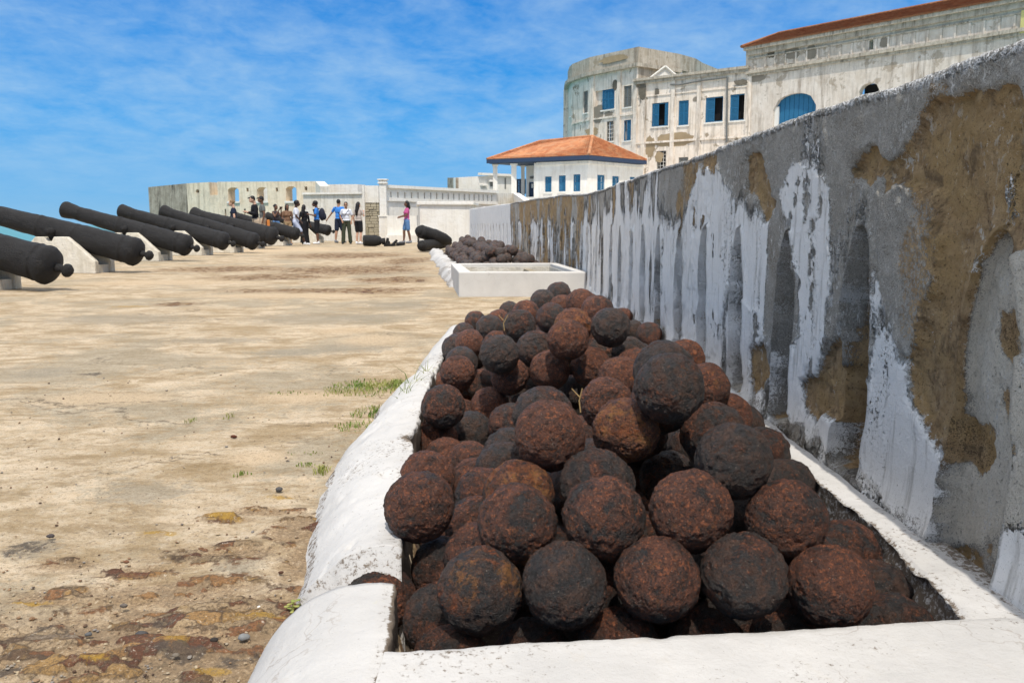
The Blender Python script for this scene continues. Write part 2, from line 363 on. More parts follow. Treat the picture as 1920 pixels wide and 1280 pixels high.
def mat_lime(name='whitewash', tint=(0.55, 0.535, 0.515), dirt_shade=0.5, scale=1.0, bump=1.0):
    n = NT(name); P = n.vec('World')
    a = n.noise(P, 3.5 * scale, 5, 0.6, 0.3); b = n.noise(P, 46 * scale, 6, 0.7); c3 = n.noise(P, 260 * scale, 4, 0.7)
    lo = tuple(t * 0.86 for t in tint)
    c = n.mix(n.ramp(a, (0.35, 0), (0.6, 1)), lo, tint)
    c = n.mix(n.ramp(b, (0.62, 0), (0.74, 0.55 * dirt_shade)), c, (0.42, 0.36, 0.29))
    c = n.mix(n.ramp(c3, (0.29, dirt_shade), (0.355, 0)), c, (0.15, 0.12, 0.095)); c = n.mix(n.ramp(n.noise(P, 17 * scale, 6, .7, .4), (0.58, 0), (0.68, .5 * dirt_shade)), c, (0.50, 0.455, 0.39))
    dv = n.t.nodes.new('ShaderNodeTexNoise'); n.L(P, dv.inputs['Vector']); dv.inputs['Scale'].default_value = 9 * scale; dv.inputs['Detail'].default_value = 5
    dm_ = n.t.nodes.new('ShaderNodeVectorMath'); dm_.operation = 'MULTIPLY_ADD'; n.L(dv.outputs['Color'], dm_.inputs[0]); dm_.inputs[1].default_value = (.16 / scale,) * 3; n.L(P, dm_.inputs[2])
    cr = n.voro(dm_.outputs[0], 5.5 * scale, 'DISTANCE_TO_EDGE')
    crack = n.math('MULTIPLY', n.ramp(cr, (0.003, .8), (0.008, 0)), n.ramp(n.noise(P, 2.3 * scale, 2), (0.57, 0), (0.63, dirt_shade)))
    c = n.mix(crack, c, (0.22, 0.17, 0.13))
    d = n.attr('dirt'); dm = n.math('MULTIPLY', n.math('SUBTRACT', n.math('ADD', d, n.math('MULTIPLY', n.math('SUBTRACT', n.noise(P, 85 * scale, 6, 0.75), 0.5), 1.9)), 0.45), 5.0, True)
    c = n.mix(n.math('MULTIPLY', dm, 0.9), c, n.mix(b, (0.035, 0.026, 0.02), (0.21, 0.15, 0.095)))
    y = n.attr('lichen'); c = n.mix(n.math('MULTIPLY', n.math('MULTIPLY', n.math('SUBTRACT', n.math('ADD', y, n.math('SUBTRACT', b, 0.5)), 0.4), 3.0, True), 0.5), c, (0.55, 0.50, 0.16))
    h = n.math('ADD', n.math('MULTIPLY', b, 1.0), n.math('MULTIPLY', a, 2.0))
    nb = n.bump(h, 0.35 * bump, 0.012); nb = n.bump(c3, 0.35 * bump, 0.0015, nb)
    return n.done(c, 0.9, nb, 0.15)
def mat_old(name, base, mid, dark, amount=0.5, brown=0.3, scale=1.0):
    """weathered render of the castle: streaks, bare patches, mould"""
    n = NT(name); P = n.vec('World'); S1 = n.vec('World', (1, 1, 0.11))
    a = n.noise(P, 0.32 * scale, 6, 0.62, 0.3); s = n.noise(S1, 1.9 * scale, 7, 0.72, 0.2); f = n.noise(P, 4.2 * scale, 6, 0.7); g = n.noise(P, 1.1 * scale, 7, 0.68, 0.3)
    s2 = n.noise(n.vec('World', (1, 1, 0.07)), 4.5 * scale, 6, 0.7)
    c = n.mix(n.ramp(g, (0.35, 0), (0.62, 1)), mid, base)
    c = n.mix(n.math('MULTIPLY', n.ramp(s2, (0.50, 0), (0.70, 1)), 0.30 + 0.5 * amount), c, tuple(x * 0.62 for x in mid))
    c = n.mix(n.math('MULTIPLY', n.ramp(s, (0.52, 0), (0.66, 1)), amount), c, dark)
    c = n.mix(n.math('MULTIPLY', n.ramp(n.math('ADD', n.math('MULTIPLY', g, 0.6), n.math('MULTIPLY', a, 0.5)), (0.60, 0), (0.64, 1)), brown), c, (0.24, 0.18, 0.11))
    c = n.mix(n.ramp(f, (0.62, 0), (0.75, amount)), c, dark)
    d = n.attr('dirt'); dm = n.math('MULTIPLY', n.math('SUBTRACT', n.math('ADD', d, n.math('MULTIPLY', n.math('SUBTRACT', s, 0.5), 1.8)), 0.42), 4.0, True)
    c = n.mix(n.math('MULTIPLY', dm, 0.8), c, tuple(x * 0.8 for x in dark))
    return n.done(c, 0.92, n.bump(n.math('ADD', f, s), 0.5, 0.05), 0.12)
def mat_flat(name, col, rough=0.7, var=0.25, scale=20, spec=0.3, bump=0.2, dist=0.005):
    n = NT(name); v = n.vec('Object'); a = n.noise(v, scale, 5, 0.6)
    c = n.mix(a, tuple(x * (1 - var) for x in col), tuple(min(1, x * (1 + var)) for x in col))
    return n.done(c, rough, n.bump(a, bump, dist), spec)
def mat_ground():
    n = NT('worn_terrace_ground'); P = n.vec('World'); near = n.attr('stones'); gy = n.attr('grey'); sand = n.attr('sand'); dk = n.attr('dark'); oc = n.attr('ochre')
    b1 = n.noise(P, 0.75, 7, 0.62, 0.5); b2 = n.noise(P, 3.6, 7, 0.66, 0.4); f1 = n.noise(P, 27, 7, 0.7); f2 = n.noise(P, 120, 5, 0.72); f3 = n.noise(P, 420, 3, 0.6)
    st = n.noise(n.vec('World', (0.7, 1.25, 1)), 2.6, 8, 0.7, 0.5)
    c = n.mix(n.ramp(b2, (0.34, 0), (0.60, 1)), (0.365, 0.27, 0.16), (0.585, 0.465, 0.325))
    c = n.mix(n.ramp(f1, (0.42, 0), (0.66, 0.6)), c, (0.60, 0.52, 0.40))
    m_st = n.ramp(st, (0.50, 0), (0.58, 1)); c = n.mix(n.math('MULTIPLY', m_st, 0.62), c, n.mix(f1, (0.20, 0.135, 0.068), (0.40, 0.29, 0.15)))
    s3 = n.noise(n.vec('World', (0.55, 1.3, 1)), 8.5, 8, 0.72, 0.3); c = n.mix(n.ramp(s3, (0.50, 0), (0.60, 0.6)), c, n.mix(f1, (0.17, 0.115, 0.06), (0.36, 0.26, 0.14)))
    c = n.mix(n.math('MULTIPLY', n.ramp(n.math('ADD', b1, n.math('MULTIPLY', n.math('SUBTRACT', f1, 0.5), 0.35)), (0.50, 0), (0.57, 1)), 0.6), c, n.mix(f1, (0.20, 0.175, 0.125), (0.40, 0.35, 0.26)))
    def k(a, amp=1.3, gain=3.5, c0=0.45, src=None): return n.math('MULTIPLY', n.math('SUBTRACT', n.math('ADD', a, n.math('MULTIPLY', n.math('SUBTRACT', src if src is not None else f1, 0.5), amp)), c0), gain, True)
    c = n.mix(n.math('MULTIPLY', k(gy), 0.62), c, n.mix(f2, (0.17, 0.15, 0.115), (0.38, 0.335, 0.255)))
    c = n.mix(n.math('MULTIPLY', k(sand, 0.8, 3), 0.75), c, n.mix(f2, (0.47, 0.35, 0.215), (0.62, 0.48, 0.33)))
    big = n.noise(P, 8.5, 6, 0.68, 0.6)
    wv = n.t.nodes.new('ShaderNodeTexNoise'); n.L(P, wv.inputs['Vector']); wv.inputs['Scale'].default_value = 22; wv.inputs['Detail'].default_value = 5
    wq = n.t.nodes.new('ShaderNodeVectorMath'); wq.operation = 'MULTIPLY_ADD'; n.L(wv.outputs['Color'], wq.inputs[0]); wq.inputs[1].default_value = (.05, .05, .0); n.L(n.vec('World', (.75, 1.6, 1)), wq.inputs[2])
    cc_ = n.voro(wq.outputs[0], 17, out='Color'); bw = n.t.nodes.new('ShaderNodeRGBToBW'); n.L(cc_, bw.inputs[0]); ce = n.voro(wq.outputs[0], 17, 'DISTANCE_TO_EDGE')
    stone = n.ramp(bw.outputs[0], (0.0, (0.055, 0.028, 0.022)), (.28, (0.13, 0.050, 0.030)), (.42, (0.25, 0.12, 0.055)), (.55, (0.36, 0.22, 0.085)), (.68, (0.10, 0.065, 0.045)), (.82, (0.40, 0.29, 0.17)), (.95, (0.19, 0.15, 0.115)))
    stone = n.mix(n.ramp(f2, (0.38, 0.75), (0.52, 0)), stone, (0.045, 0.032, 0.026)); stone = n.mix(n.ramp(f1, (0.55, 0), (0.72, 0.6)), stone, (0.36, 0.235, 0.10))
    stone = n.mix(n.ramp(ce, (0.0, 0.85), (0.05, 0)), stone, (0.06, 0.042, 0.032))
    c = n.mix(n.math('MULTIPLY', k(n.attr('rubble'), 1.7, 2.6, 0.26, f1), 0.78), c, n.mix(n.ramp(f2, (.35, 0), (.62, 1)), (0.10, 0.060, 0.034), (0.40, 0.275, 0.155)))
    c = n.mix(n.math('MULTIPLY', k(n.attr('rubble'), 2.4, 3.5, 0.66, big), 0.55), c, n.mix(f1, (0.10, 0.07, 0.045), (0.33, 0.24, 0.15)))
    c = n.mix(n.math('MULTIPLY', k(near, 1.9, 4, 0.42), 0.92), c, stone)
    c = n.mix(n.math('MULTIPLY', k(oc, 2.6, 3.5, 0.55), 0.8), c, n.mix(f1, (0.23, 0.13, 0.03), (0.50, 0.31, 0.055)))
    c = n.mix(n.math('MULTIPLY', k(dk, 2.2, 5, 0.6), 0.85), c, n.mix(f2, (0.035, 0.03, 0.028), (0.13, 0.105, 0.085)))
    c = n.mix(n.ramp(f2, (0.34, 0.8), (0.43, 0)), c, (0.15, 0.11, 0.072)); c = n.mix(n.ramp(f2, (0.60, 0), (0.70, 0.65)), c, (0.68, 0.61, 0.50)); c = n.mix(n.ramp(n.noise(P, 62, 5, .7), (0.36, 0.6), (0.44, 0)), c, (0.20, 0.155, 0.105))
    c = n.mix(n.ramp(f3, (0.35, 0.45), (0.43, 0)), c, (0.15, 0.11, 0.075))
    dq = n.t.nodes.new('ShaderNodeTexNoise'); n.L(P, dq.inputs['Vector']); dq.inputs['Scale'].default_value = 2.2; dq.inputs['Detail'].default_value = 7; dq.inputs['Roughness'].default_value = .6
    dw = n.t.nodes.new('ShaderNodeVectorMath'); dw.operation = 'MULTIPLY_ADD'; n.L(dq.outputs['Color'], dw.inputs[0]); dw.inputs[1].default_value = (.9, .9, 0); n.L(n.vec('World', (0.8, 1.2, 0)), dw.inputs[2])
    cr = n.voro(dw.outputs[0], 0.8, 'DISTANCE_TO_EDGE')
    ck = n.math('MULTIPLY', n.ramp(n.math('ADD', cr, n.math('MULTIPLY', n.math('SUBTRACT', f1, 0.5), 0.05)), (0.0, 1), (0.006, 0)), n.ramp(n.noise(P, 0.9, 2), (0.52, 0), (0.58, 0.7)))
    c = n.mix(ck, c, (0.10, 0.08, 0.055))
    h = n.math('ADD', n.math('MULTIPLY', f1, 1.0), n.math('MULTIPLY', b2, 1.5)); h = n.math('ADD', h, n.math('MULTIPLY', k(near, 0.9, 4, 0.5), 0.35))
    nb = n.bump(h, 0.7, 0.018); nb = n.bump(n.math('ADD', f2, n.math('MULTIPLY', f3, 0.5)), 0.65, 0.005, nb)
    return n.done(c, 0.93, nb, 0.12)
def mat_tile(name='clay_roof_tiles', k=1.0):
    n = NT(name); v = n.vec('Object'); a = n.noise(v, 1.4, 6, 0.65); b = n.voro(v, 3.2, out='Color'); f = n.noise(v, 9, 5, 0.7)
    bw = n.t.nodes.new('ShaderNodeRGBToBW'); n.L(b, bw.inputs[0])
    c = n.mix(bw.outputs[0], tuple(k * x for x in (0.36, 0.12, 0.052)), tuple(k * x for x in (0.56, 0.25, 0.115))); c = n.mix(n.ramp(a, (0.48, 0), (0.68, 0.7)), c, tuple(k * x for x in (0.46, 0.28, 0.16)))
    c = n.mix(n.ramp(f, (0.58, 0), (0.72, 0.7)), c, (0.20, 0.075, 0.03))
    return n.done(c, 0.85, n.bump(f, 0.3, 0.03), 0.2)
def mat_sea():
    n = NT('sea_water'); v = n.vec('World'); a = n.noise(n.vec('World', (0.3, 1, 1)), 0.12, 5, 0.6); b = n.noise(v, 0.9, 4, 0.6)
    c = n.mix(a, (0.055, 0.21, 0.22), (0.10, 0.31, 0.31))
    return n.done(c, 0.35, n.bump(n.math('ADD', a, b), 0.5, 0.3), 0.4)

M = {}
M['ball'] = mat_ball(); M['gun'] = mat_gun(); M['wall'] = mat_wall(); M['lime'] = mat_lime(); M['ground'] = mat_ground()
M['trough'] = mat_lime('painted_trough', (0.62, 0.60, 0.565), 0.25, 0.6, 0.5)
M['block'] = mat_old('cream_gun_block', (0.76, 0.71, 0.61), (0.64, 0.58, 0.46), (0.24, 0.21, 0.15), 0.25, 0.0, 3)
M['castle'] = mat_old('castle_render', (0.86, 0.765, 0.66), (0.71, 0.60, 0.48), (0.20, 0.16, 0.12), 0.66, 0.85)
M['castle_top'] = mat_old('castle_parapet_render', (0.56, 0.49, 0.40), (0.40, 0.335, 0.255), (0.14, 0.11, 0.085), 0.8, 0.6)
M['hall'] = mat_old('hall_render', (0.72, 0.65, 0.57), (0.57, 0.49, 0.40), (0.21, 0.165, 0.125), 0.65, 0.6)
M['ruin'] = mat_old('bastion_render', (0.82, 0.705, 0.54), (0.70, 0.57, 0.41), (0.24, 0.19, 0.135), 0.55, 0.25, 1.6)
M['ruin_dark'] = mat_old('mouldy_bastion_render', (0.50, 0.42, 0.33), (0.26, 0.21, 0.155), (0.05, 0.042, 0.034), 0.95, 0.15, 2.2)
M['white'] = mat_old('white_render', (0.80, 0.775, 0.72), (0.74, 0.70, 0.62), (0.40, 0.36, 0.30), 0.12, 0.0, 1.5)
M['house'] = mat_old('house_render', (0.82, 0.79, 0.73), (0.74, 0.69, 0.61), (0.33, 0.28, 0.23), 0.22, 0.0, 1.3)
M['rubwall'] = mat_old('patched_white_render', (0.76, 0.73, 0.66), (0.64, 0.59, 0.49), (0.27, 0.24, 0.195), 0.35, 0.15, 2.5)
M['cornice'] = mat_old('mouldy_cornice', (0.56, 0.50, 0.41), (0.36, 0.31, 0.24), (0.12, 0.10, 0.08), 0.8, 0.1, 2)
M['tile'] = mat_tile(); M['tile_old'] = mat_tile('aged_roof_tiles', .55); M['sea'] = mat_sea()
M['blue'] = mat_flat('blue_shutter_paint', (0.022, 0.135, 0.26), 0.6, 0.25, 6)
M['navy'] = mat_flat('navy_fascia_paint', (0.030, 0.050, 0.095), 0.6, 0.2, 6)
M['greyshut'] = mat_flat('weathered_grey_shutter', (0.17, 0.17, 0.155), 0.8, 0.3, 5)
M['dark'] = mat_flat('dark_interior', (0.012, 0.011, 0.011), 0.9, 0.3, 3)
M['stone'] = mat_flat('stone_face', (0.30, 0.255, 0.18), 0.95, 0.35, 12)
M['troughdirt'] = mat_flat('damp_trough_soil', (0.13, 0.105, 0.075), 0.95, 0.6, 9, bump=0.8, dist=.02); M['pitdirt'] = mat_flat('dark_soil', (0.045, 0.033, 0.024), 0.95, 0.5, 60, bump=0.8)
M['pipe'] = mat_flat('grey_pipe', (0.14, 0.14, 0.13), 0.5, 0.15, 5)
VIS=[(338,5085,349),(221,4675,335),(377,3987,391),(425,3716,382),(394,3004,395),(810,5561,138),(764,4828,142),(810,4528,162),(-193,5437,135),(-250,5055,100),(-77,4281,233),(-36,5306,154),(36,5579,181),(110,4130,320),(63,3478,343),(227,3909,329),(324,4578,313),(261,3089,387),(224,2845,372),(-168,3965,197),(-249,4187,140),(-29,3578,234),(-17,2960,302),(122,3166,289),(405,3458,223),(315,2945,259),(515,3352,244),(-193,3658,155),(-193,3348,163),(-262,3691,39),(-110,3699,46),(20,3057,204),(165,2944,246),(91,3234,90),(310,3604,24),(474,2904,260),(378,2623,278),(285,2238,276),(649,2906,291),(391,1969,418),(342,1663,436),(580,2319,306),(662,2376,203),(472,1786,302),(436,1507,327),(263,1721,332),(95,1658,337),(96,1992,301),(20,2668,109),(-56,3093,80),(-206,2707,165),(-166,3224,5),(-116,2846,40),(-245,2961,27),(-234,2764,36),(-186,2552,26),(-203,2086,110),(-107,2435,42),(14,2226,138),(-5,2083,135),(-86,2294,30),(-179,1661,183),(23,1450,224),(28,1592,229),(181,1427,243),(184,1569,257),(408,1966,144),(334,1409,263),(-43,1356,139),(102,1328,161),(261,1327,171),(406,1316,182),(562,1337,152),(521,1448,230),(733,1530,37),(704,1392,33),(524,1398,16),(359,1380,18),(200,1345,32),(51,1380,-4),(-95,1347,1),(-257,1586,15),(-124,1486,18),(-129,1671,39),(-52,1572,107),(-62,1787,87),(-49,1930,114),(732,1670,67),(732,2048,97),(710,2181,148),(733,2482,148)]
FILL=[(292,4086,-24),(-4,3318,-24),(218,3702,-24),(-226,4982,-24),(144,1526,-24),(144,3318,-24),(366,3958,-24),(440,2294,-24),(-152,3062,-24),(70,1654,-24),(70,1910,-24),(-78,4214,-24),(440,1526,-24),(-4,3574,-24),(70,3446,-24),(218,3446,-24),(440,1270,-24),(588,1270,-24),(-152,4342,-24),(292,1526,-24),(-152,3830,-24),(70,2678,-24),(366,2166,-24),(-78,1910,-24),(144,2038,-24),(440,3574,-24),(366,1654,-24),(588,1526,-24),(218,1654,-24),(-152,2038,-24),(514,2166,186),(70,3446,186),(588,2806,186),(292,3574,186),(588,3574,186),(218,3958,186),(144,2294,186),(440,2294,186),(70,3702,186),(218,1910,186),(218,4726,186),(218,4214,186),(218,3446,186),(144,4342,186),(144,4086,186),(514,1654,186),(144,1782,186),(662,4726,186),(662,5238,186),(514,2422,186),(255,3250,291),(-133,2698,-27),(48,3165,-23),(23,2809,71),(383,3721,46),(286,1702,85),(424,3420,89),(-65,5580,83),(403,1589,94),(341,2221,100),(643,4914,94),(105,1586,93),(150,2733,93),(-234,3127,71),(-214,4048,98),(-13,5456,103),(-139,4272,106),(290,1462,104),(89,2474,108),(547,3330,109),(-255,4343,79),(-96,5058,111),(97,1995,100),(579,1523,115),(141,1452,98),(53,1714,105),(166,2992,95),(-203,3857,105),(657,3728,150),(-249,4492,109),(250,2475,116),(706,2892,147),(577,2279,135),(175,3301,185),(383,3265,160),(372,2472,190),(343,2080,207),(156,2101,182),(525,1907,222),(3,3234,243),(414,2777,231),(351,4199,280),(412,3587,283),(324,1946,276),(293,3484,301),(478,4589,318),(363,3816,302),(356,5256,337),(352,5422,322),(365,1833,373),(418,3232,371)]
HEAP=[(421,11254,187),(-267,11267,178),(-125,11327,193),(-33,11344,300),(-389,11392,169),(296,11394,289),(25,11402,207),(463,11408,181),(-238,11432,191),(-136,11446,255),(185,11454,199),(35,11476,309),(-192,11500,404),(-61,11501,385),(309,11506,146),(185,11512,283),(117,11514,418),(-375,11549,184),(357,11550,295),(-230,11560,320),(493,11563,178),(-132,11645,396),(6,11651,382),(-361,11687,274),(-475,11785,203),(291,11817,308),(-150,11916,420),(-394,11964,298),(232,12082,295),(444,12129,188),(-154,12205,431),(-536,12222,171),(-447,12226,260),(-277,12260,323),(-254,12326,403),(-94,12333,419),(67,12351,403),(228,12517,319),(-587,12639,173),(-450,12648,284),(-403,12793,303),(-281,12885,406),(-367,13018,380),(-60,13040,449),(-635,13203,198),(-319,13448,407),(-404,13569,400),(-169,13723,425),(-514,13764,298),(-681,13786,192),(-716,13812,79),(-430,13845,415),(-656,13952,195),(-568,14027,297),(-755,14190,160),(-360,14262,415),(-717,14357,231),(-581,14443,316),(-484,14679,386),(-158,14702,429),(-622,14723,291),(-805,14750,181),(-395,14821,455),(-686,14993,270),(-826,15007,74),(-731,15271,292),(-804,15540,263),(-599,15655,417),(-285,15659,422),(-909,15758,175),(-529,15806,410),(-942,15910,69),(-756,16113,300),(-648,16203,418),(-442,16210,475),(-705,16336,408),(-936,16340,191),(-808,16390,296),(-916,16513,258),(-748,16597,379),(-861,16654,314),(-1026,16730,157),(-1056,17120,49),(-1060,17318,220),(-792,17439,423),(-729,17580,437),(-982,17616,282),(-1122,17718,182),(-988,18030,312),(-1176,18299,185),(-1176,18311,66),(-991,18462,331),(-945,18673,403),(-713,18826,427),(-1223,18859,201),(-1096,19008,288),(-834,19036,477),(-1285,19274,174),(-1159,19283,263),(-1292,19505,97),(-990,19518,428),(-1164,19700,307),(-1392,20237,73),(-1376,20429,202)]
# rust, orange, label  for the measured balls
LB = """.35 0 dark brown cannonball at the very top rear tip of the near pile
.2 0 blackish grey cannonball just left of and below the topmost rear ball
.8 .1 red rusty cannonball just right of the topmost rear ball
.55 .2 rust and black cannonball above the coal black one at the pile's right rear
.05 0 smooth coal black cannonball high on the right rear of the near pile
.7 0 small dark red cannonball peeping out behind the coal black ball's upper right
.25 0 dim dark cannonball in the shade right of the coal black ball
.5 0 brown cannonball lying alone against the foot of the parapet wall
.55 0 small dark brown cannonball, leftmost at the far end of the near pile
.25 0 dark cannonball by the white curb just below the small far left ball
.3 .1 dark rusty cannonball left of the big brown ball at the pile's far left
.7 .1 rusty cannonball peeping over the big brown ball's upper left
.3 0 small dark cannonball on the far left skyline of the near pile
.75 0 rust red cannonball behind the big dark brown ball near the far end
.4 .1 big dark brown cannonball on the upper left shoulder of the near pile
.45 .15 grey and rust cannonball between the big brown and the orange capped balls
.75 .1 small rust red cannonball in the middle of the far end
.85 .9 orange capped cannonball right behind the big rusty summit ball
.8 .45 big rust brown cannonball at the middle summit of the far half
.75 .05 brown cannonball near the white curb, upper left of the pile
.2 0 dark cannonball touching the white curb left of the brown upper left ball
.7 .1 rusty cannonball peeping over a grey black one in the upper left
.12 .05 grey black cannonball in front of the rusty one in the upper left
.35 .15 grey brown cannonball left below the big rust brown summit ball
.35 .2 brownish grey cannonball right below the big rust brown summit ball
.75 .55 rust and black cannonball with orange crown right below the summit ball
.15 0 dark cannonball in the dip right of the orange crowned ball
.2 0 dark grey cannonball at the left edge above the plain brown ball
.7 .05 plain brown cannonball on the left edge with its top in the sun
.85 0 red rusty cannonball low against the white curb at the left
.45 .15 grey rust mottled cannonball between the plain brown and the red ball
.8 .15 round red rust cannonball, left of the two matching red ones mid pile
.85 .35 knobbly red rust cannonball, right of the two matching red ones mid pile
.35 .1 grey rust cannonball below the gap between the two matching red ones
.1 0 small dark cannonball deep in the hollow below the knobbly red ball
.9 .5 rusty top of a cannonball behind the pair of big dark balls on the right
.8 .5 flaking rust cannonball left of the big dark ball on the right summit
.75 .4 big flaking rusty cannonball behind the yellow brown one
.85 .7 orange rust cannonball behind the right summit's big dark balls
.15 .1 big dark grey cannonball just behind the highest near dark ball
.25 .35 big black cannonball with orange rust spots, highest on the right
.7 .55 rusty cannonball right of the big black spotted ball
.7 .45 rust coloured cannonball lower right, touching the ledge by the wall
.5 .45 rust and grey cannonball behind the big dark ball on the right flank
.2 .3 big dark cannonball with a red spot, on the right flank by the ledge
.8 .85 yellow brown and rust cannonball with shiny crown in the middle
.95 .05 evenly brown sandy textured cannonball in the middle of the pile
.35 .2 dark cannonball with cracked crust behind the evenly brown one
.45 .2 dark rust cannonball left behind the cracked crust ball
.75 .4 rusty cannonball with an orange lip standing alone left of the middle
.45 .2 dark and rust cannonball on the left edge, its top in the sun
.7 .1 small rusty cannonball squeezed beside the lone orange lipped ball
.08 .1 coal black cannonball low on the left side of the pile
.65 .15 rust brown cannonball on the left edge behind a plain brown one
.7 .1 brown cannonball on the left edge beside the coal black low ball
.7 .1 reddish brown cannonball behind the big left brown pair
.75 .15 big brown cannonball, rear one of the left edge pair
.6 .2 shaded rusty cannonball right of the big left brown pair
.25 .1 grey cannonball, rear of the two greys left of the brown middle ball
.15 .05 grey black cannonball, front of the two greys left of the brown middle ball
.5 .2 dark rusty cannonball in the valley on the left side
.6 .25 large brown black cannonball overhanging the left curb
.6 .55 black and red brown cannonball with peeling crown, third row left
.6 .95 cannonball with bright orange cap behind the peeling crown ball
.55 .3 dark cannonball with red patch, second from left in the third row
.4 .35 greyish cannonball with a red flake behind the third row
.35 .45 dark cannonball with yellowish crust between the third row's middle and right
.7 .45 red brown pitted cannonball, third from left in the third row
.22 .65 black cannonball with ochre rust streaks, leftmost of the front upper row
.3 .3 dark grey cannonball, second from left of the front upper row
.6 .35 reddish pitted cannonball, third from left of the front upper row
.35 .3 dark cannonball with orange specks, fourth from left of the front upper row
.75 .2 brown cannonball with white specks, rightmost of the front upper row
.65 .3 rust brown cannonball with a dark patch, rightmost of the third row
.4 .1 shaded dark cannonball low on the right against the pit side
.4 .1 shaded cannonball sunk behind the front curb at the far right corner
.35 .15 cannonball sunk behind the front curb, second from the right corner
.45 .1 cannonball sunk behind the front curb, third from the right corner
.5 .15 cannonball sunk behind the front curb below the grey and red pair
.5 .25 cannonball with orange specks sunk behind the curb, second from the left
.4 .1 cannonball sunk behind the front curb, leftmost
.5 .1 cannonball lying in the gap of the white curb, outside the pile
.45 .1 shaded cannonball in the left front corner of the bin
.45 .3 shaded cannonball beside the left pit side behind the corner
.55 .25 rusty cannonball behind the leftmost ball of the front upper row
.5 .2 rust grey cannonball left behind the peeling crown ball
.5 .2 dark rusty cannonball in the shade left of the orange capped one
.55 .1 shaded cannonball between the right rows and the ledge
.15 0 dark cannonball mostly hidden behind the right flank by the ledge
.3 .1 dark cannonball glimpsed behind the red spotted right flank ball
.3 .1 cannonball glimpsed between the right flank balls near the ledge"""
LB = [l.split(' ', 2) for l in LB.split('\n')]
LB = [(float(a), float(b), c) for a, b, c in LB]
# ================================================================ SETTING
WALL_Y = [0.4, 7.5, 9.2, 11.3, 14, 17.3, 21, 26.5]; WALL_X = [.88, .88, .90, .74, .45, .135, -.35, -1.1]
WALL_H = [.317, .317, .345, .40, .425, .45, .47, .50]
def wall_x(Y): return np.interp(Y, WALL_Y, WALL_X)
XI_Y = [1.0, 1.45, 1.56, 2.565, 3.4, 4.73, 5.4]; XI_X = [-.16, -.19, -.214, -.283, -.31, -.327, -.30]
XO_Y = [1.0, 1.30, 1.575, 2.0, 2.27, 2.8, 3.69, 5.43]; XO_X = [-.43, -.432, -.44, -.50, -.545, -.55, -.502, -.447]

# ---- ground sheet of the terrace (real relief near the camera)
def ell(X, Y, px, py, rx, ry, z=0):
    """soft patch on the ground: centre and half sizes measured in the photo, laid out in metres"""
    c = on_z(px, py, z); a = on_z(px + rx, py, z); b0 = on_z(px, py - ry, z); b1 = on_z(px, py + ry, z)
    dx, dy = a.x - c.x, (b0.y - b1.y) / 2; cy = (b0.y + b1.y) / 2
    return np.clip(1.25 - np.sqrt(((X - c.x) / dx) ** 2 + ((Y - cy) / dy) ** 2), 0, 1)
def spaced(a, b, n, k):
    t = np.linspace(0, 1, n); return a + (b - a) * (np.expm1(k * t) / np.expm1(k))
yc = np.concatenate([np.linspace(0.75, 3.3, 250)[:-1], spaced(3.3, 70, 300, 3.6)])
xc = np.concatenate([spaced(4.5, .9, 22, -2.0)[:-1], np.linspace(.9, -.38, 50)[:-1], np.linspace(-.38, -2.6, 205)[:-1], spaced(-2.6, -12.5, 110, 1.6)])
GX, GY = np.meshgrid(xc, yc, indexing='ij')
att = {k: np.zeros(GX.shape) for k in ('rubble', 'grey', 'sand', 'dark', 'ochre')}
def patch(kind, lst, k=1.0):
    for px, py, rx, ry in lst: att[kind] = np.maximum(att[kind], k * ell(GX, GY, px, py, rx, ry))
patch('rubble', [(330, 1250, 430, 90), (470, 1180, 170, 60), (200, 1190, 200, 35), (390, 1100, 120, 22), (560, 1000, 80, 40), (260, 1075, 90, 16), (500, 960, 90, 10), (420, 975, 70, 8), (250, 1150, 90, 20), (60, 1240, 130, 50), (610, 1050, 60, 60)], 0.92)
patch('rubble', [(300, 1120, 260, 40), (420, 1040, 160, 30), (110, 1120, 140, 26), (560, 1060, 50, 60), (120, 1060, 90, 20), (200, 1230, 480, 130), (420, 1190, 300, 120)], 0.72)
patch('rubble', [(650, 507, 190, 12), (500, 520, 150, 8), (760, 490, 60, 10), (560, 545, 210, 6), (330, 570, 60, 5), (740, 525, 100, 9), (640, 480, 160, 8), (420, 505, 160, 8), (700, 545, 120, 8)], 0.8)
patch('grey', [(270, 925, 150, 36), (545, 662, 120, 16), (640, 655, 90, 20), (700, 655, 60, 14), (600, 600, 260, 20), (220, 600, 260, 18), (750, 575, 120, 14), (80, 700, 90, 20), (450, 1060, 90, 50), (60, 1030, 90, 34), (400, 640, 200, 10)], 0.8)
patch('dark', [(50, 1028, 85, 26), (300, 1170, 70, 18), (330, 1230, 120, 26), (110, 1180, 90, 16), (20, 1255, 60, 20), (450, 1240, 90, 30), (170, 700, 40, 6), (660, 905, 40, 10)], 0.8)
patch('ochre', [(330, 1210, 50, 16), (490, 1168, 70, 16), (400, 1262, 60, 18), (180, 1245, 40, 10), (420, 975, 66, 8), (530, 932, 48, 6), (300, 996, 60, 7), (60, 1130, 50, 8), (240, 575, 60, 3)], 0.9)
patch('sand', [(200, 748, 240, 22), (560, 745, 160, 20), (700, 640, 130, 20), (520, 555, 330, 8), (500, 470, 260, 10), (300, 530, 300, 8), (650, 620, 120, 10), (480, 860, 120, 20)], 0.85)
inb = in_poly(GX, GY, [(-.185, 1.20), (.775, 1.27), (.82, 2.5), (.84, 7.2), (.4, 7.0), (.05, 5.75), (-.22, 5.42), (-.31, 4.73), (-.30, 3.4), (-.275, 2.565), (-.205, 1.6)])
relief = fbm(GX * 2.2, GY * 2.2, 0, 11, 4) * .010 + fbm(GX * 9, GY * 9, 0, 12, 4, .6) * .006
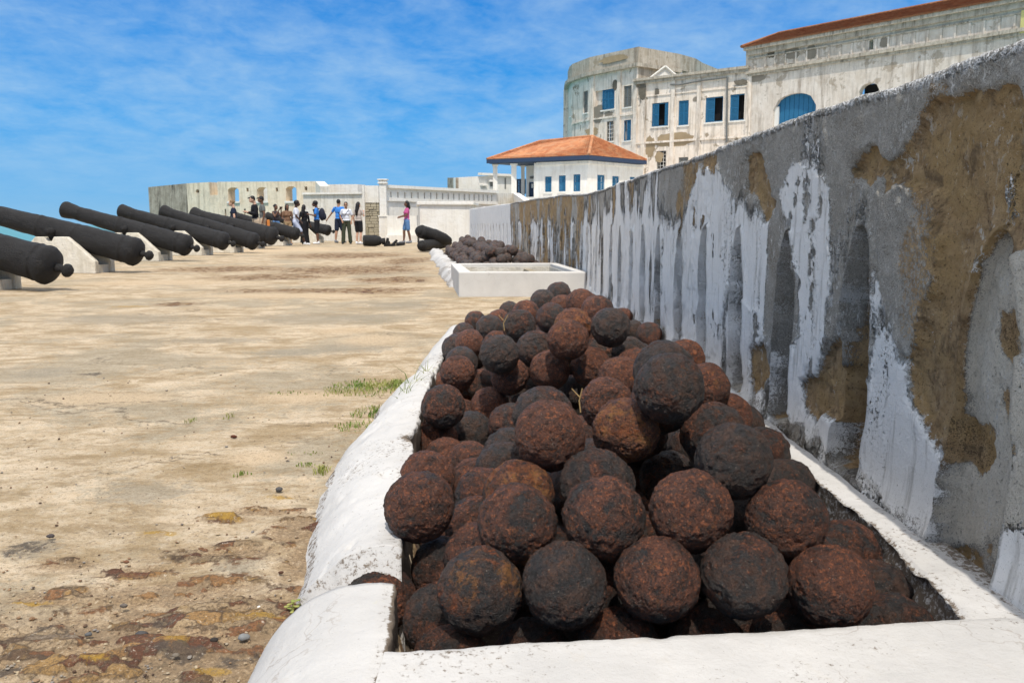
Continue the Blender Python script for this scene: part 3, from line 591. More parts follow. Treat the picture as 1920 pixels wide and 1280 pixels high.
rub = np.clip(att['rubble'] * 1.3, 0, 1)
cell = fbm(GX * 15, GY * 30, 0, 31, 4, .6)
relief = relief + rub * (sstep(-.06, .05, cell) * .008 + sstep(.18, .26, cell) * .007) * np.where(GY > 5, .3, 1); att['stones'] = rub * sstep(-.06, .03, cell)
relief = relief + np.clip(att['ochre'] * 1.5, 0, 1) * .006 * sstep(-.1, .1, fbm(GX * 12, GY * 22, 0, 33, 3)) + att['grey'] * .003
relief = relief * np.where(GY > 6, .6, 1.0)
GZ = np.where(inb, -.112 + fbm(GX * 20, GY * 20, 0, 5, 3) * .01, relief)
me = grid_mesh('terrace_ground', GX, GY, GZ)
bm = bmesh.new(); bm.from_mesh(me)
if sum(f.normal.z for f in list(bm.faces)[:50]) < 0: bmesh.ops.reverse_faces(bm, faces=bm.faces)
bm.to_mesh(me); bm.free()
for k, v in att.items(): vattr(me, k, np.where(inb, 1.0 if k in ('dark', 'rubble', 'stones') else 0, v))
ground = tag(link('terrace_ground', me, M['ground']), kind='structure')
mb = MB(); mb.prism([(-12.5, -6), (4.5, -6), (4.5, .75), (-12.5, .75)], -11, -.004); mb.prism([(-12.5, .75), (4.5, .75), (4.5, 70), (-12.5, 70)], -11, -.16)
mb.face((-12.5, .75, -.2), (-12.5, 70, -.2), (-12.5, 70, .01), (-12.5, .75, .01))
tag(mb.build('terrace_base', M['stone']), kind='structure')
mb = MB(); mb.face((-30000, -2000, -11), (30000, -2000, -11), (30000, 40000, -11), (-30000, 40000, -11))
tag(mb.build('sea', M['sea']), kind='structure')

# ---- cannonball bin: front curb, side curb, ledge along the wall
bin_root = tag(empty('stone_bin', (0.3, 3, 0)), 'long low whitewashed stone bin at the foot of the wall, filled with cannonballs', 'stone bin')
def wash_noise(X, Y): return fbm(X * 7, Y * 7, 0, 3, 4) * .006 + fbm(X * 40, Y * 40, 0, 4, 3) * .0018
# front curb: a rounded mound on the left and a flat slab to the wall
ys = np.linspace(-.9, 1.41, 190); us = np.concatenate([np.linspace(-.56, -.182, 60), np.full(14, -.180)])
U, V = np.meshgrid(us, ys, indexing='ij')
prof = np.interp(us[:60], [-.56, -.47, -.43, -.41, -.385, -.36, -.33, -.285, -.24, -.20, -.182], [-.15, -.06, .0, .032, .062, .083, .102, .120, .129, .132, .128])
Z = np.zeros(U.shape); Z[:60] = prof[:, None] + wash_noise(U[:60], V[:60]); Z[60:] = np.linspace(.120, -.12, 14)[:, None]
U = U + np.where(np.arange(74)[:, None] >= 58, fbm(V * 22, Z * 50, 0, 8, 4, .6) * .010 + .004 + .02 * sstep(1.2, 1.41, V) * 0, 0)
U += np.where(np.arange(74)[:, None] >= 60, -np.linspace(0, .01, 14).repeat(1).tolist()[0], 0)
skew = -.10 * np.clip(V - 1.172, 0, 1); U = U + skew * np.interp(np.arange(74), [0, 60], [.3, 1])[:, None]
cap = np.full((74, 1), 0.0); U2 = np.concatenate([U, U[:, -1:]], 1); V2 = np.concatenate([V, V[:, -1:] + .012], 1); Z2 = np.concatenate([Z, np.full((74, 1), -.14)], 1)
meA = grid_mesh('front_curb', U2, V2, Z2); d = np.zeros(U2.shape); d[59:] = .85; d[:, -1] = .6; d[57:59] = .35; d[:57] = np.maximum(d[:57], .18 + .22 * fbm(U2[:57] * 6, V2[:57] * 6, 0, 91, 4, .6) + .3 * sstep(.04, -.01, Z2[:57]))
vattr(meA, 'dirt', d); li = np.zeros(U2.shape); li[40:58] = ell(U2[40:58], V2[40:58], 715, 1128, 40, 9, .13) * .5; vattr(meA, 'lichen', li)
us = np.concatenate([np.linspace(-.183, 1.15, 260)]); vs = np.concatenate([np.linspace(0, 1, 150), np.full(10, 1.0)])
U, T = np.meshgrid(us, vs, indexing='ij')
yedge = 1.172 + (U + .159) * .0925 + fbm(U * 9, 0, 0, 21, 4, .6) * .007 - .010 * np.exp(-((U - .245) / .016) ** 2)
V = -.9 + T * (yedge + .9); Z = .130 + wash_noise(U, V) + np.zeros(U.shape); drop = np.concatenate([np.zeros(150), np.linspace(.004, .25, 10)]); Z = Z - drop[None, :]
V = V + np.where(drop[None, :] > 0, .004 + fbm(U * 30, Z * 30, 0, 22, 3) * .004, 0)
meB = grid_mesh('slab', U, V, Z); d = np.zeros(U.shape); d[:, 151:] = .8; d = np.maximum(d, .25 + .30 * fbm(U * 6, V * 6, 0, 93, 4, .6)); d = np.maximum(d, .36 * sstep(.62, .85, U) * sstep(1.0, 1.25, V))  # slab gets darker towards its right inner corner
vattr(meB, 'dirt', d); vattr(meB, 'lichen', np.zeros(U.shape))
def fix_up(me):
    bm = bmesh.new(); bm.from_mesh(me); s = sum(f.normal.z * f.calc_area() for f in bm.faces)
    if s < 0: bmesh.ops.reverse_faces(bm, faces=bm.faces)
    bm.to_mesh(me); bm.free(); return me
def join_mesh(name, *mes):
    bm = bmesh.new()
    for m in mes: bm.from_mesh(m)
    me = bpy.data.meshes.new(name); bm.to_mesh(me); bm.free(); me.polygons.foreach_set('use_smooth', [True] * len(me.polygons)); return me
def world_child(name, me, mat, root, smooth=True):
    o = link(name, me, mat, root, smooth); o.matrix_parent_inverse = parent_inv(root); return o
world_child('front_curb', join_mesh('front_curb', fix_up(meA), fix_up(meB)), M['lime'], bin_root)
# side curb
ys = np.concatenate([[1.555], np.linspace(1.56, 5.45, 330), [5.455]]); ts = np.linspace(0, 1, 44)
T, V = np.meshgrid(np.concatenate([ts, np.full(12, 1.0)]), ys, indexing='ij')
xi = np.interp(V, XI_Y, XI_X) + fbm(V * 4, 1, 0, 6, 4, .6) * .012; xo = np.interp(V, XO_Y, XO_X) + fbm(V * 3, 2, 0, 7, 4) * .022
xi = xi - .035 * np.exp(-((V - 2.45) / .06) ** 2) - .02 * np.exp(-((V - 2.1) / .04) ** 2)
U = xo + (xi - xo) * T
zt = .132 - .022 * sstep(3.55, 3.68, V) - .03 * np.exp(-((V - 3.63) / .05) ** 2) + fbm(V * 2.3, 3, 0, 9, 3) * .008
hp = (1 - (1 - T) ** 2.6); Z = -.02 + (zt + .02) * hp + fbm(U * 8, V * 8, 0, 14, 4) * .013 + np.minimum(fbm(U * 19, V * 19, 0, 17, 3, .6) - .12, 0) * .0 - sstep(.30, .38, fbm(U * 13, V * 13, 0, 18, 4, .6)) * .006 * sstep(0, .3, T) + fbm(U * 34, V * 34, 0, 15, 3) * .0028
Z = Z - .03 * np.exp(-((V - 2.33) / .035) ** 2) * np.exp(-((T - .12) / .12) ** 2)
dr = np.concatenate([np.zeros(44), np.linspace(.006, .26, 12)])[:, None]; Z = Z - dr
U = U + np.where(dr > 0, .004 + fbm(V * 24, Z * 24, 0, 16, 4, .6) * .012, 0); U = U + np.where(V > 3.62, .02, 0) * (1 - T)
Z[:, 0] = -.13; Z[:, -1] = -.13
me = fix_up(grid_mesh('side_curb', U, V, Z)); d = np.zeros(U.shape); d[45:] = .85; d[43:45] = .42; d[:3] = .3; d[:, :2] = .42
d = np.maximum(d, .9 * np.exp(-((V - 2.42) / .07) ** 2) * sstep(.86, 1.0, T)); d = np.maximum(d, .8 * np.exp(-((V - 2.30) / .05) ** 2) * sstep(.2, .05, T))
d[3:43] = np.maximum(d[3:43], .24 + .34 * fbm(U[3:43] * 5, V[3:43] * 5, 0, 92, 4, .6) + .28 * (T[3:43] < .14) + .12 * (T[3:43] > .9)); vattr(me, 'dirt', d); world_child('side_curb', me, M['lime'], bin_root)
# ledge
pts = [on_z(x, y, .13) for x, y in ((1815, 1160), (1756, 1100), (1700, 1044), (1625, 972), (1546, 909), (1452, 837))]
LY = [.3] + [p.y for p in pts] + [3.6, 4.6, 7.4]; LX = [.757] + [p.x for p in pts] + [.80, .78, .845]
ys = np.concatenate([np.linspace(1.235, 3.2, 300)[:-1], np.linspace(3.2, 7.45, 160)]); kk = 14; us = np.concatenate([np.zeros(kk), np.linspace(0, 1, 26)])
T, V = np.meshgrid(us, ys, indexing='ij')
xe = np.interp(V, LY, LX) + fbm(V * 9, 5, 0, 41, 5, .65) * .013
U = xe + (.905 - xe) * T; Z = np.interp(V, [1.2, 3.8, 5, 7.4], [.128, .124, .095, .11]) + fbm(U * 14, V * 14, 0, 42, 4) * .006 - .010 * (T < .08) * 1.0 * (.5 + fbm(V * 15, 0, 0, 43, 3))
drp = np.concatenate([np.linspace(.26, .006, kk), np.zeros(26)])[:, None]; Z = Z - drp; U = U + np.where(drp > 0, .004 + fbm(V * 18, Z * 26, 0, 44, 5, .65) * .030, 0)
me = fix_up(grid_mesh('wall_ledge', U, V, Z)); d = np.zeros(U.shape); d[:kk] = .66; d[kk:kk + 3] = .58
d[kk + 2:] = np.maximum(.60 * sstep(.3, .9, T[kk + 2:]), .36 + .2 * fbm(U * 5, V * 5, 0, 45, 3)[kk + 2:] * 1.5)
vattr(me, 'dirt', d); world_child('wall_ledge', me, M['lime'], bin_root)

# ---- parapet wall with drainage niches and peeling plaster
sv = [0.45]
while sv[-1] < 26.6: sv.append(sv[-1] + max(.0065, .0042 * sv[-1]))
NC = list(2.02 + .53 * np.arange(-1, 29)); NC = [c for c in NC if c < 17.2] + list(np.arange(17.8, 26.2, .62)); NW = [.105 if c < 1.8 else .088 for c in NC]
for c, w in zip(NC, NW):
    sv = [s for s in sv if min(abs(s - c - w), abs(s - c + w)) > .009]
    sv += [c - w - .005, c - w, c + w, c + w + .005]
sv = np.array(sorted(sv)); zf = np.concatenate([np.linspace(-.05, 1.0, 136), np.linspace(1.004, 1.0, 1)]); zf = np.linspace(0, 1, 142)
top_t = np.linspace(0, 1, 9)[1:]; nrow = 142 + 8 + 2
Sg, Zi = np.meshgrid(sv, np.arange(nrow), indexing='ij')
Sp = Sg.copy(); zq = -.05 + 1.14 * np.clip(Zi / 141, 0, 1)
for i, (c, w) in enumerate(zip(NC, NW)):
    ztn = (.765 + .012 * math.sin(i * 2.1)) if c < 17 else .80
    f_ = np.clip(np.sqrt(np.clip((ztn - zq) / .20, 0.0006, 1)), 0, 1); f_ = f_ + .35 * sstep(ztn, ztn + .12, zq) * 0
    hw = w * f_; cw = c + fbm(zq * 6, c, 0, 300 + i, 3) * .022 * (zq < 1.0); hw = hw * (1 + .14 * fbm(zq * 9, c + 5, 0, 330 + i, 3))
    d_ = Sp - c; ad = np.abs(d_); o_ = w + .17
    inside = cw + d_ * hw / w; outside = cw + np.sign(d_) * (hw + (ad - w) * (o_ - hw) / (o_ - w)) ; outside = outside + (c - cw) * (ad - w) / (o_ - w)
    Sg = np.where(ad <= w, inside, np.where(ad < o_, outside, Sg))
Xw = np.interp(Sg, WALL_Y, WALL_X); Ht = .77 + np.interp(Sg, WALL_Y, WALL_H) + fbm(Sg * 1.2, 0, 0, 50, 4) * .010 + fbm(Sg * 14, 0, 0, 51, 4, .6) * .006
zz_ = np.concatenate([zf, np.ones(8), [1, 0]])[None, :]; Zw = -.05 + (Ht + .05) * zz_
Zw = np.where((Zi >= 142) & (Zi < 150), Ht + .006, Zw)
tt = np.concatenate([np.zeros(142), top_t, [1, 1]])[None, :] * .36
face = (Zi < 142)
yy_ = Sg; wY = Sg + fbm(Sg * 7, Zw * 5, 0, 52, 3, .5) * .030; wZ = Zw + fbm(Sg * 14, Zw * 9, 7, 53, 4, .6) * .045
JN = [(fbm(Sg * 24, Zw * 17, 0, 400 + j, 3, .6), fbm(Sg * 24, Zw * 17, 5, 410 + j, 3, .6)) for j in range(4)]
def wsoft(pts):
    q = [on_x(x, y, .88) for x, y in pts]; q = [(p.y, p.z) for p in q]
    return (in_poly(wY, wZ, q) * 1.2 + sum(in_poly(wY + a_ * .035 * (1 + j_ * .5), wZ + b_ * .03 * (1 + j_ * .5), q) * 1.0 for j_, (a_, b_) in enumerate(JN))) / 5.2
def wpoly(pts): return wsoft(pts)
def MX(*a):
    r = a[0] * 1.0
    for x in a[1:]: r = np.maximum(r, x)
    return r
brown = np.zeros(Sg.shape); white = np.zeros(Sg.shape); light = np.zeros(Sg.shape); dirt_shade = np.zeros(Sg.shape)
pb = wpoly([(1587, 312), (1625, 270), (1658, 294), (1695, 266), (1742, 209), (1803, 190), (1918, 140), (1919, 462), (1880, 480), (1836, 509), (1816, 509), (1816, 567), (1785, 678), (1809, 868), (1780, 880), (1745, 844), (1715, 770), (1690, 690), (1719, 645), (1747, 537), (1756, 434), (1756, 378), (1720, 372), (1690, 340), (1655, 345), (1640, 320), (1620, 345), (1590, 335)])
pb = np.maximum(pb, (Sg < 1.45) & (Zw > .55) & (Zw < .98))
pb = MX(pb, wpoly([(1396, 300), (1425, 290), (1440, 350), (1450, 390), (1432, 420), (1415, 380), (1400, 350)]), wpoly([(1500, 700), (1530, 700), (1560, 640), (1580, 600), (1575, 780), (1530, 790), (1505, 760)]), wpoly([(1405, 660), (1430, 640), (1440, 700), (1420, 750), (1403, 730)]))
strip = MX(wpoly([(1808, 478), (1824, 480), (1822, 640), (1810, 760), (1800, 770), (1803, 620)]), wpoly([(1868, 300), (1880, 300), (1878, 420), (1862, 420)]))
pw = wpoly([(1461, 359), (1484, 312), (1512, 312), (1555, 341), (1560, 528), (1548, 640), (1531, 711), (1512, 690), (1500, 600), (1489, 480), (1470, 420)])
pw = MX(pw, wpoly([(1283, 400), (1300, 340), (1320, 310), (1350, 320), (1380, 370), (1378, 440), (1366, 530), (1340, 660), (1300, 660), (1280, 600)]))
pw = MX(pw, wpoly([(1648, 520), (1660, 560), (1690, 700), (1720, 780), (1765, 850), (1760, 985), (1700, 1005), (1640, 900), (1612, 850), (1640, 660)]), wpoly([(1392, 560), (1425, 590), (1438, 640), (1420, 660), (1400, 720), (1385, 690)]))
pw = MX(pw, wpoly([(1480, 640), (1508, 640), (1560, 760), (1600, 860), (1560, 850), (1480, 780), (1470, 720)]))
pgry = wpoly([(1648, 345), (1690, 345), (1720, 375), (1754, 380), (1752, 440), (1744, 537), (1716, 640), (1695, 680), (1675, 640), (1655, 540), (1645, 420)])
chips = MX(wpoly([(1503, 360), (1510, 360), (1512, 395), (1506, 398)]), wpoly([(1532, 365), (1541, 362), (1540, 400), (1535, 420)]), wpoly([(1517, 400), (1525, 395), (1526, 425), (1514, 437)]))
far = sstep(3.6, 5.0, Sg)
n1_ = fbm(Sg * 4.0, Zw * 1.4, 0, 55, 5, .55); n2_ = fbm(Sg * 2.2 + 5, Zw * 1.3, 0, 56, 5, .55); n3_ = fbm(Sg * 9, Zw * 1.6, 0, 57, 5, .6)
n4_ = fbm(Sg * 16, Zw * 2.2, 0, 58, 5, .65)
wproc = .56 + .26 * sstep(2.0, 2.6, Sg) * (1 - sstep(.72, .9, Zw)) + 1.15 * n1_ + .45 * n3_ + .8 * n4_ * far + (1.1 - .7 * far) * (.55 - Zw) ; wproc = wproc - .55 * sstep(.78, .95, Zw) * (1 - .75 * far) + .10 * far
bproc = -.12 + 1.5 * n2_ + .25 * n3_
mid = sstep(8.6, 9.6, Sg) * (1 - sstep(17.2, 17.4, Sg))
bproc = bproc + .70 * mid + .8 * n4_ * mid; wproc = wproc - .42 * mid + .12 * sstep(4.2, 5.5, Sg) * (1 - mid)
last = sstep(17.25, 17.4, Sg); wproc = wproc * (1 - last) + .95 * last; bproc = bproc * (1 - last) - 1 * last
bproc = bproc + .20 + .30 * sstep(.05, .35, fbm(Sg * 5.5, Zw * 4, 4, 96, 4, .6)) * (Sg > 2.3) * (Sg < 9) + .25 * sstep(.5, .2, Zw) * (Sg < 5); brown = np.clip(bproc, 0, 1); brown = np.where(Sg < 2.75, np.minimum(brown, .5), brown); brown = brown * (1 - pb) + .95 * pb
white = np.clip(wproc, 0, 1); white = np.where((Sg < 2.75), np.clip(.24 + 1.0 * fbm(Sg * 5, Zw * 3.2, 0, 90, 4, .6) + .45 * sstep(.42, .2, Zw) - .1 * sstep(.8, 1.0, Zw), 0, .7), white)
n5_ = fbm(Sg * 26 / (1 + .12 * Sg), Zw * 3.2, 9, 59, 5, .65); white = np.clip(white + .55 * np.clip(n5_, -.5, .6) * (Sg < 17), 0, 1); white = white * (1 - pw) + np.clip(1.0 + .55 * n5_ - .5 * sstep(.30, .45, fbm(Sg * 13, Zw * 9, 2, 95, 4, .6)), .3, 1) * pw; off_ = np.clip(pb + pgry + chips, 0, 1); white = white * (1 - off_) + .08 * off_; white = white * (1 - strip) + .8 * strip
near0 = (Sg < 1.40); white = np.where(near0 & (Zw < .38), .92, white)
# niches
niche = np.zeros(Sg.shape); jamb = np.zeros(Sg.shape)
for i, (c, w) in enumerate(zip(NC, NW)):
    ztn = (.765 + .012 * math.sin(i * 2.1)) if c < 17 else .80; zb = .10 if c < 1.6 else .15; ad = np.abs(Sp - c)
    m = (ad <= w + 1e-6) * sstep(zb - .015, zb + .015, Zw) * (1 - sstep(ztn - .012, ztn + .004, Zw)) * face
    m = m * (.42 if c < 1.6 else 1.0 if c < 9 else .8); niche = np.maximum(niche, m); jamb = np.maximum(jamb, (ad > w) * np.clip(1 - (ad - w) / .03, 0, 1) * (Zw < ztn) * (Zw > zb) * face)
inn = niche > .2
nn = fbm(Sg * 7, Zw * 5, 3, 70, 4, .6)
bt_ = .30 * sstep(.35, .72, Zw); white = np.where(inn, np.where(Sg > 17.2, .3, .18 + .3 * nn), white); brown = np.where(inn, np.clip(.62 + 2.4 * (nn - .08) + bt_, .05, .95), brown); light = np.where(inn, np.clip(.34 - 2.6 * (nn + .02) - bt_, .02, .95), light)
plg = wpoly([(1836, 509), (1930, 462), (1930, 1000), (1750, 1000), (1765, 870), (1809, 868), (1790, 678), (1816, 567)]); nrm = Sg < 2.2
spots = MX(wpoly([(1818, 575), (1850, 565), (1885, 600), (1880, 690), (1850, 700), (1822, 650)]), wpoly([(1824, 760), (1850, 755), (1903, 800), (1900, 884), (1860, 860)]), wpoly([(1742, 760), (1800, 800), (1812, 870), (1790, 900), (1750, 840)]))
light = np.where(nrm, light * (1 - plg) + .95 * plg, light); brown = np.where(nrm, brown * (1 - plg) + .05 * plg, brown); white = np.where(nrm, white * (1 - plg) + .22 * plg, white)
light = light * (1 - spots) + .1 * spots; brown = brown * (1 - spots) + .85 * spots; white = white * (1 - spots) + .1 * spots
pl2 = wpoly([(1590, 520), (1605, 470), (1640, 480), (1645, 570), (1610, 575)]); light = np.where((pl2 > .5) & inn, .95, light)
dirt_shade = np.where(inn, np.maximum(dirt_shade, .26 * sstep(.05, .4, nn + .2 * n3_) + .25 * (Zw > .64)), dirt_shade)  # niche insides darker at random and near their tops
dirt_shade = np.maximum(dirt_shade, np.clip(.62 * sstep(.26, .13, Zw) * (.55 + 1.2 * fbm(Sg * 6, Zw * 6, 0, 71, 4, .6)), 0, 1) * face)
dirt_shade = np.maximum(dirt_shade, spots * .45); dirt_shade = np.where(inn & (Sg > 17.2), .75, dirt_shade); dirt_shade = np.where(inn & (Sg > 5) & (Sg < 17.2), np.maximum(dirt_shade, .40 + .3 * nn), dirt_shade)  # depth shade painted into the far slots; niches before them darkened too
topb = ~face; white = np.where(topb, .75, white); brown = np.where(topb, 0, brown); light = np.where(topb, .5, light)
rimn = sstep(1.045, 1.075, Zw - Ht + 1.087) * face; white = np.maximum(white, rimn * .62)
disp = -.014 * brown - .004 * (1 - np.clip(white, 0, 1)) + fbm(Sg * 16, Zw * 16, 0, 74, 4, .6) * .0028 * np.clip(1.1 - white, .2, 1)
disp = disp + np.where(brown > .6, fbm(Sg * 9, Zw * 9, 0, 75, 5, .6) * .011 + fbm(Sg * 45, Zw * 45, 0, 76, 3, .6) * .004, 0)
disp = disp + np.clip(Zw - .86, 0, .3) * .03 * fbm(Sg * 22, Zw * 22, 0, 77, 4, .65) * 5 * (Sg < 3.5) * .35
disp = disp + np.where(Sg < 5, 1, .4) * sstep(.3, .8, Zw) * fbm(Sg * 60, Zw * 60, 0, 78, 3, .7) * .0045 * np.clip(1.1 - white, .25, 1)
edge_ = np.clip(1 - np.abs(np.maximum(pgry, pw) - .5) * 3, 0, 1); disp = disp + edge_ * .007 - .010 * np.clip(pb, 0, 1)
disp = disp + pgry * .011 + pw * .004 - chips * .008
disp = disp - niche * (.105 + .016 * nn) + .010 * jamb * (1 - niche) + .02 * sstep(.22, .06, Zw)
disp = np.where(face, disp, 0)
Xf = Xw - disp + tt
Xf = np.where(Zi == 141, Xf + .004, Xf)
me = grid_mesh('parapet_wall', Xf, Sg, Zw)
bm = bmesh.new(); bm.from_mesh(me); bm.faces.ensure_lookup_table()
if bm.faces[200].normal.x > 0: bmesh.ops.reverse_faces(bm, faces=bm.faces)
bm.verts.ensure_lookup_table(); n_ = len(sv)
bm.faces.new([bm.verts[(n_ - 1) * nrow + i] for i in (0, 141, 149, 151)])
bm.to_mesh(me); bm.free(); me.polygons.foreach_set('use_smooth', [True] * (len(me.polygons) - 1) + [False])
for k, v in (('white', white), ('brown', brown), ('light', light), ('dirt', dirt_shade)): vattr(me, k, v)
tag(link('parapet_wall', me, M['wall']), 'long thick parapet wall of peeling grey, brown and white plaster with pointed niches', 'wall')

# ---- white trough between the two heaps
tr = tag(empty('masonry_trough', (.2, 10, 0)), 'white painted rectangular trough between the two cannonball heaps', 'trough')
pass
FLb = Vector((-.49, 8.86, 0)); FRb = Vector((.89, 8.84, 0)); RR = Vector((.71, 11.0, 0)); RL = Vector((-.70, 10.85, 0)); t_ = .11
def lerp(a, b, t): return a + (b - a) * t
def trough_wall(name, a, b, c, d): MB().prism([(p.x, p.y) for p in (a, b, c, d)], -.02, .27).build(name, M['trough'], tr, bevel=.012)
iFL, iFR, iRR, iRL = Vector((-.36, 8.98, 0)), Vector((.79, 8.97, 0)), Vector((.61, 10.89, 0)), Vector((-.57, 10.75, 0))
trough_wall('front_side', FLb, FRb, iFR, iFL); trough_wall('rear_side', iRL, iRR, RR, RL)
trough_wall('end_side', FLb, iFL, iRL, RL); trough_wall('end_side', iFR, FRb, RR, iRR)
MB().prism([(p.x, p.y) for p in (iFL, iFR, iRR, iRL)], .0, .075).build('trough_floor', M['troughdirt'], tr)
pA, pB = lerp(iFL, iFR, .70), lerp(iRL, iRR, .70)
MB().prism([(pA.x, pA.y), (pA.x + .09, pA.y), (pB.x + .09, pB.y), (pB.x, pB.y)], .076, .20).build('divider', M['stone'], tr)

for a_, b_ in ((iFL, iFR), (iFR, iRR), (iRR, iRL), (iRL, iFL)):
    d_ = (b_ - a_).normalized(); n_ = Vector((-d_.y, d_.x, 0)) * .006; MB().prism([(a_ + n_ * .5)[:2], (b_ + n_ * .5)[:2], (b_ + n_ * 2)[:2], (a_ + n_ * 2)[:2]], .05, .225).build('stained_liner', M['rubwall'], tr)
# ---- rough curb left of the far heap
ys = np.linspace(10.2, 23.0, 150); ts = np.concatenate([np.linspace(0, 1, 16), np.full(4, 1.)]); T, V = np.meshgrid(ts, ys, indexing='ij')
xl = -.68 - .112 * (V - 10) + fbm(V * 1.1, 0, 0, 81, 4) * .10 + fbm(V * 5, 1, 0, 85, 4) * .04; wd = .30 + .05 * fbm(V * 1.7, 4, 0, 82, 3)
U = xl + wd * T; Z = -.03 + .15 * np.sin(np.clip(T * 2.0, 0, 1) * math.pi / 2) * (1 + .25 * fbm(V * 2.2, T * 2, 0, 83, 4)); Z[16:] = np.linspace(.12, -.05, 4)[:, None]
Z[:, 0] = -.05; Z[:, -1] = -.05
me = fix_up(grid_mesh('rubble_curb', U, V, Z)); d = .36 + .35 * fbm(U * 3, V * 3, 0, 84, 4); d[:2] = .6; vattr(me, 'dirt', d)
tag(link('rubble_curb', me, M['lime'], smooth=True), 'rough whitewashed rubble curb along the left of the far cannonball heap', 'curb')
# ================================================================ CANNONBALLS
def icosphere(sub):
    bm = bmesh.new(); bmesh.ops.create_icosphere(bm, subdivisions=sub, radius=1.0)
    me = bpy.data.meshes.new('cannonball'); bm.to_mesh(me); bm.free(); return me
def ball_mesh(seed, sub, rad=.073):
    me = icosphere(sub); n = len(me.vertices); co = np.empty(n * 3); me.vertices.foreach_get('co', co); co = co.reshape(-1, 3)
    x, y, z = co.T
    r = 1 + fbm(x * 1.3, y * 1.3, z * 1.3, seed, 2) * .022 + fbm(x * 5, y * 5, z * 5, seed + 9, 4, .6) * .034
    fl = fbm(x * 2.6, y * 2.6, z * 2.6, seed + 20, 4, .6)          # flaking crust: plates with an edge
    r += sstep(.02, .04, fl) * .020 + sstep(.20, .22, fl) * .016 - sstep(-.16, -.20, fl) * .012
    pit = fbm(x * 9, y * 9, z * 9, seed + 31, 3, .55); r -= sstep(.15, .45, pit) * .034
    r += fbm(x * 22, y * 22, z * 22, seed + 40, 2) * .007
    co *= (r * rad)[:, None]; me.vertices.foreach_set('co', co.ravel()); me.update()
    me.materials.append(M['ball']); me.polygons.foreach_set('use_smooth', [True] * len(me.polygons)); return me
BM_HI = [ball_mesh(100 + 7 * i, 6) for i in range(4)]; BM_LO = [ball_mesh(200 + 7 * i, 4) for i in range(3)]
G1 = 'cannonballs heaped in the near stone bin'
def put_ball(P, label, group, rust, orange, near, k=1.0):
    me = random.choice(BM_HI if near else BM_LO)
    o = bpy.data.objects.new('cannonball', me); COL.objects.link(o); o.location = P
    o.rotation_mode = 'XYZ'; o.rotation_euler = (random.uniform(0, 6.28), random.uniform(0, 6.28), random.uniform(0, 6.28)); kk_ = k * random.uniform(.965, 1.025); o.scale = (kk_, kk_, kk_ * random.uniform(.97, 1.02))
    o.color = (rust, orange, random.random(), 1); tag(o, label, 'cannonball', group); return o
for (x, y, z), (r_, o_, lab) in zip(VIS, LB): put_ball((x / 1000, y / 1000, z / 1000), lab, G1, r_, o_, y < 3600)
def where(x, y, xm, yr): return ('left' if x < xm - .18 else 'right' if x > xm + .18 else 'middle'), ('front' if y < yr[0] else 'centre' if y < yr[1] else 'rear')
for x, y, z in FILL:
    w_ = where(x / 1000, y / 1000, .25, (1.9, 3.2)); put_ball((x / 1000, y / 1000, z / 1000), 'shaded cannonball almost hidden in a gap at the %s %s of the near pile' % w_, G1, random.uniform(.1, .6), random.uniform(0, .2), False)
G2 = 'cannonballs heaped behind the white trough'
ORD = 'first second third fourth fifth sixth seventh eighth ninth tenth'.split()
hp_ = sorted(HEAP, key=lambda p: p[1]); front = sorted(hp_[:8], key=lambda p: p[0]); second = sorted(hp_[8:16], key=lambda p: p[0])
for p in HEAP:
    x, y, z = [c / 1000 for c in p]; ru = random.choice([.0, .1, .2, .3]); cn = {.0: 'dark grey', .1: 'dark rusty', .2: 'rusty brown', .3: 'red rusty'}[ru]
    if p in front: lab = '%s cannonball, %s from the left in the front row of the far heap' % (cn, ORD[front.index(p)])
    elif p in second: lab = '%s cannonball, %s from the left in the second row of the far heap' % (cn, ORD[second.index(p)])
    else:
        s_ = (x - (-.40 - .105 * (y - 10))) / (float(wall_x(y)) - .12 - (-.40 - .105 * (y - 10))); lab = '%s cannonball on the %s of the far heap, %s' % (cn, 'left slope' if s_ < .35 else 'right side' if s_ > .7 else 'crown', 'near the trough' if y < 13.5 else 'at its middle' if y < 16.5 else 'at its back end')
    put_ball((x, y, z), lab, G2, ru, .05, False, 1.07)

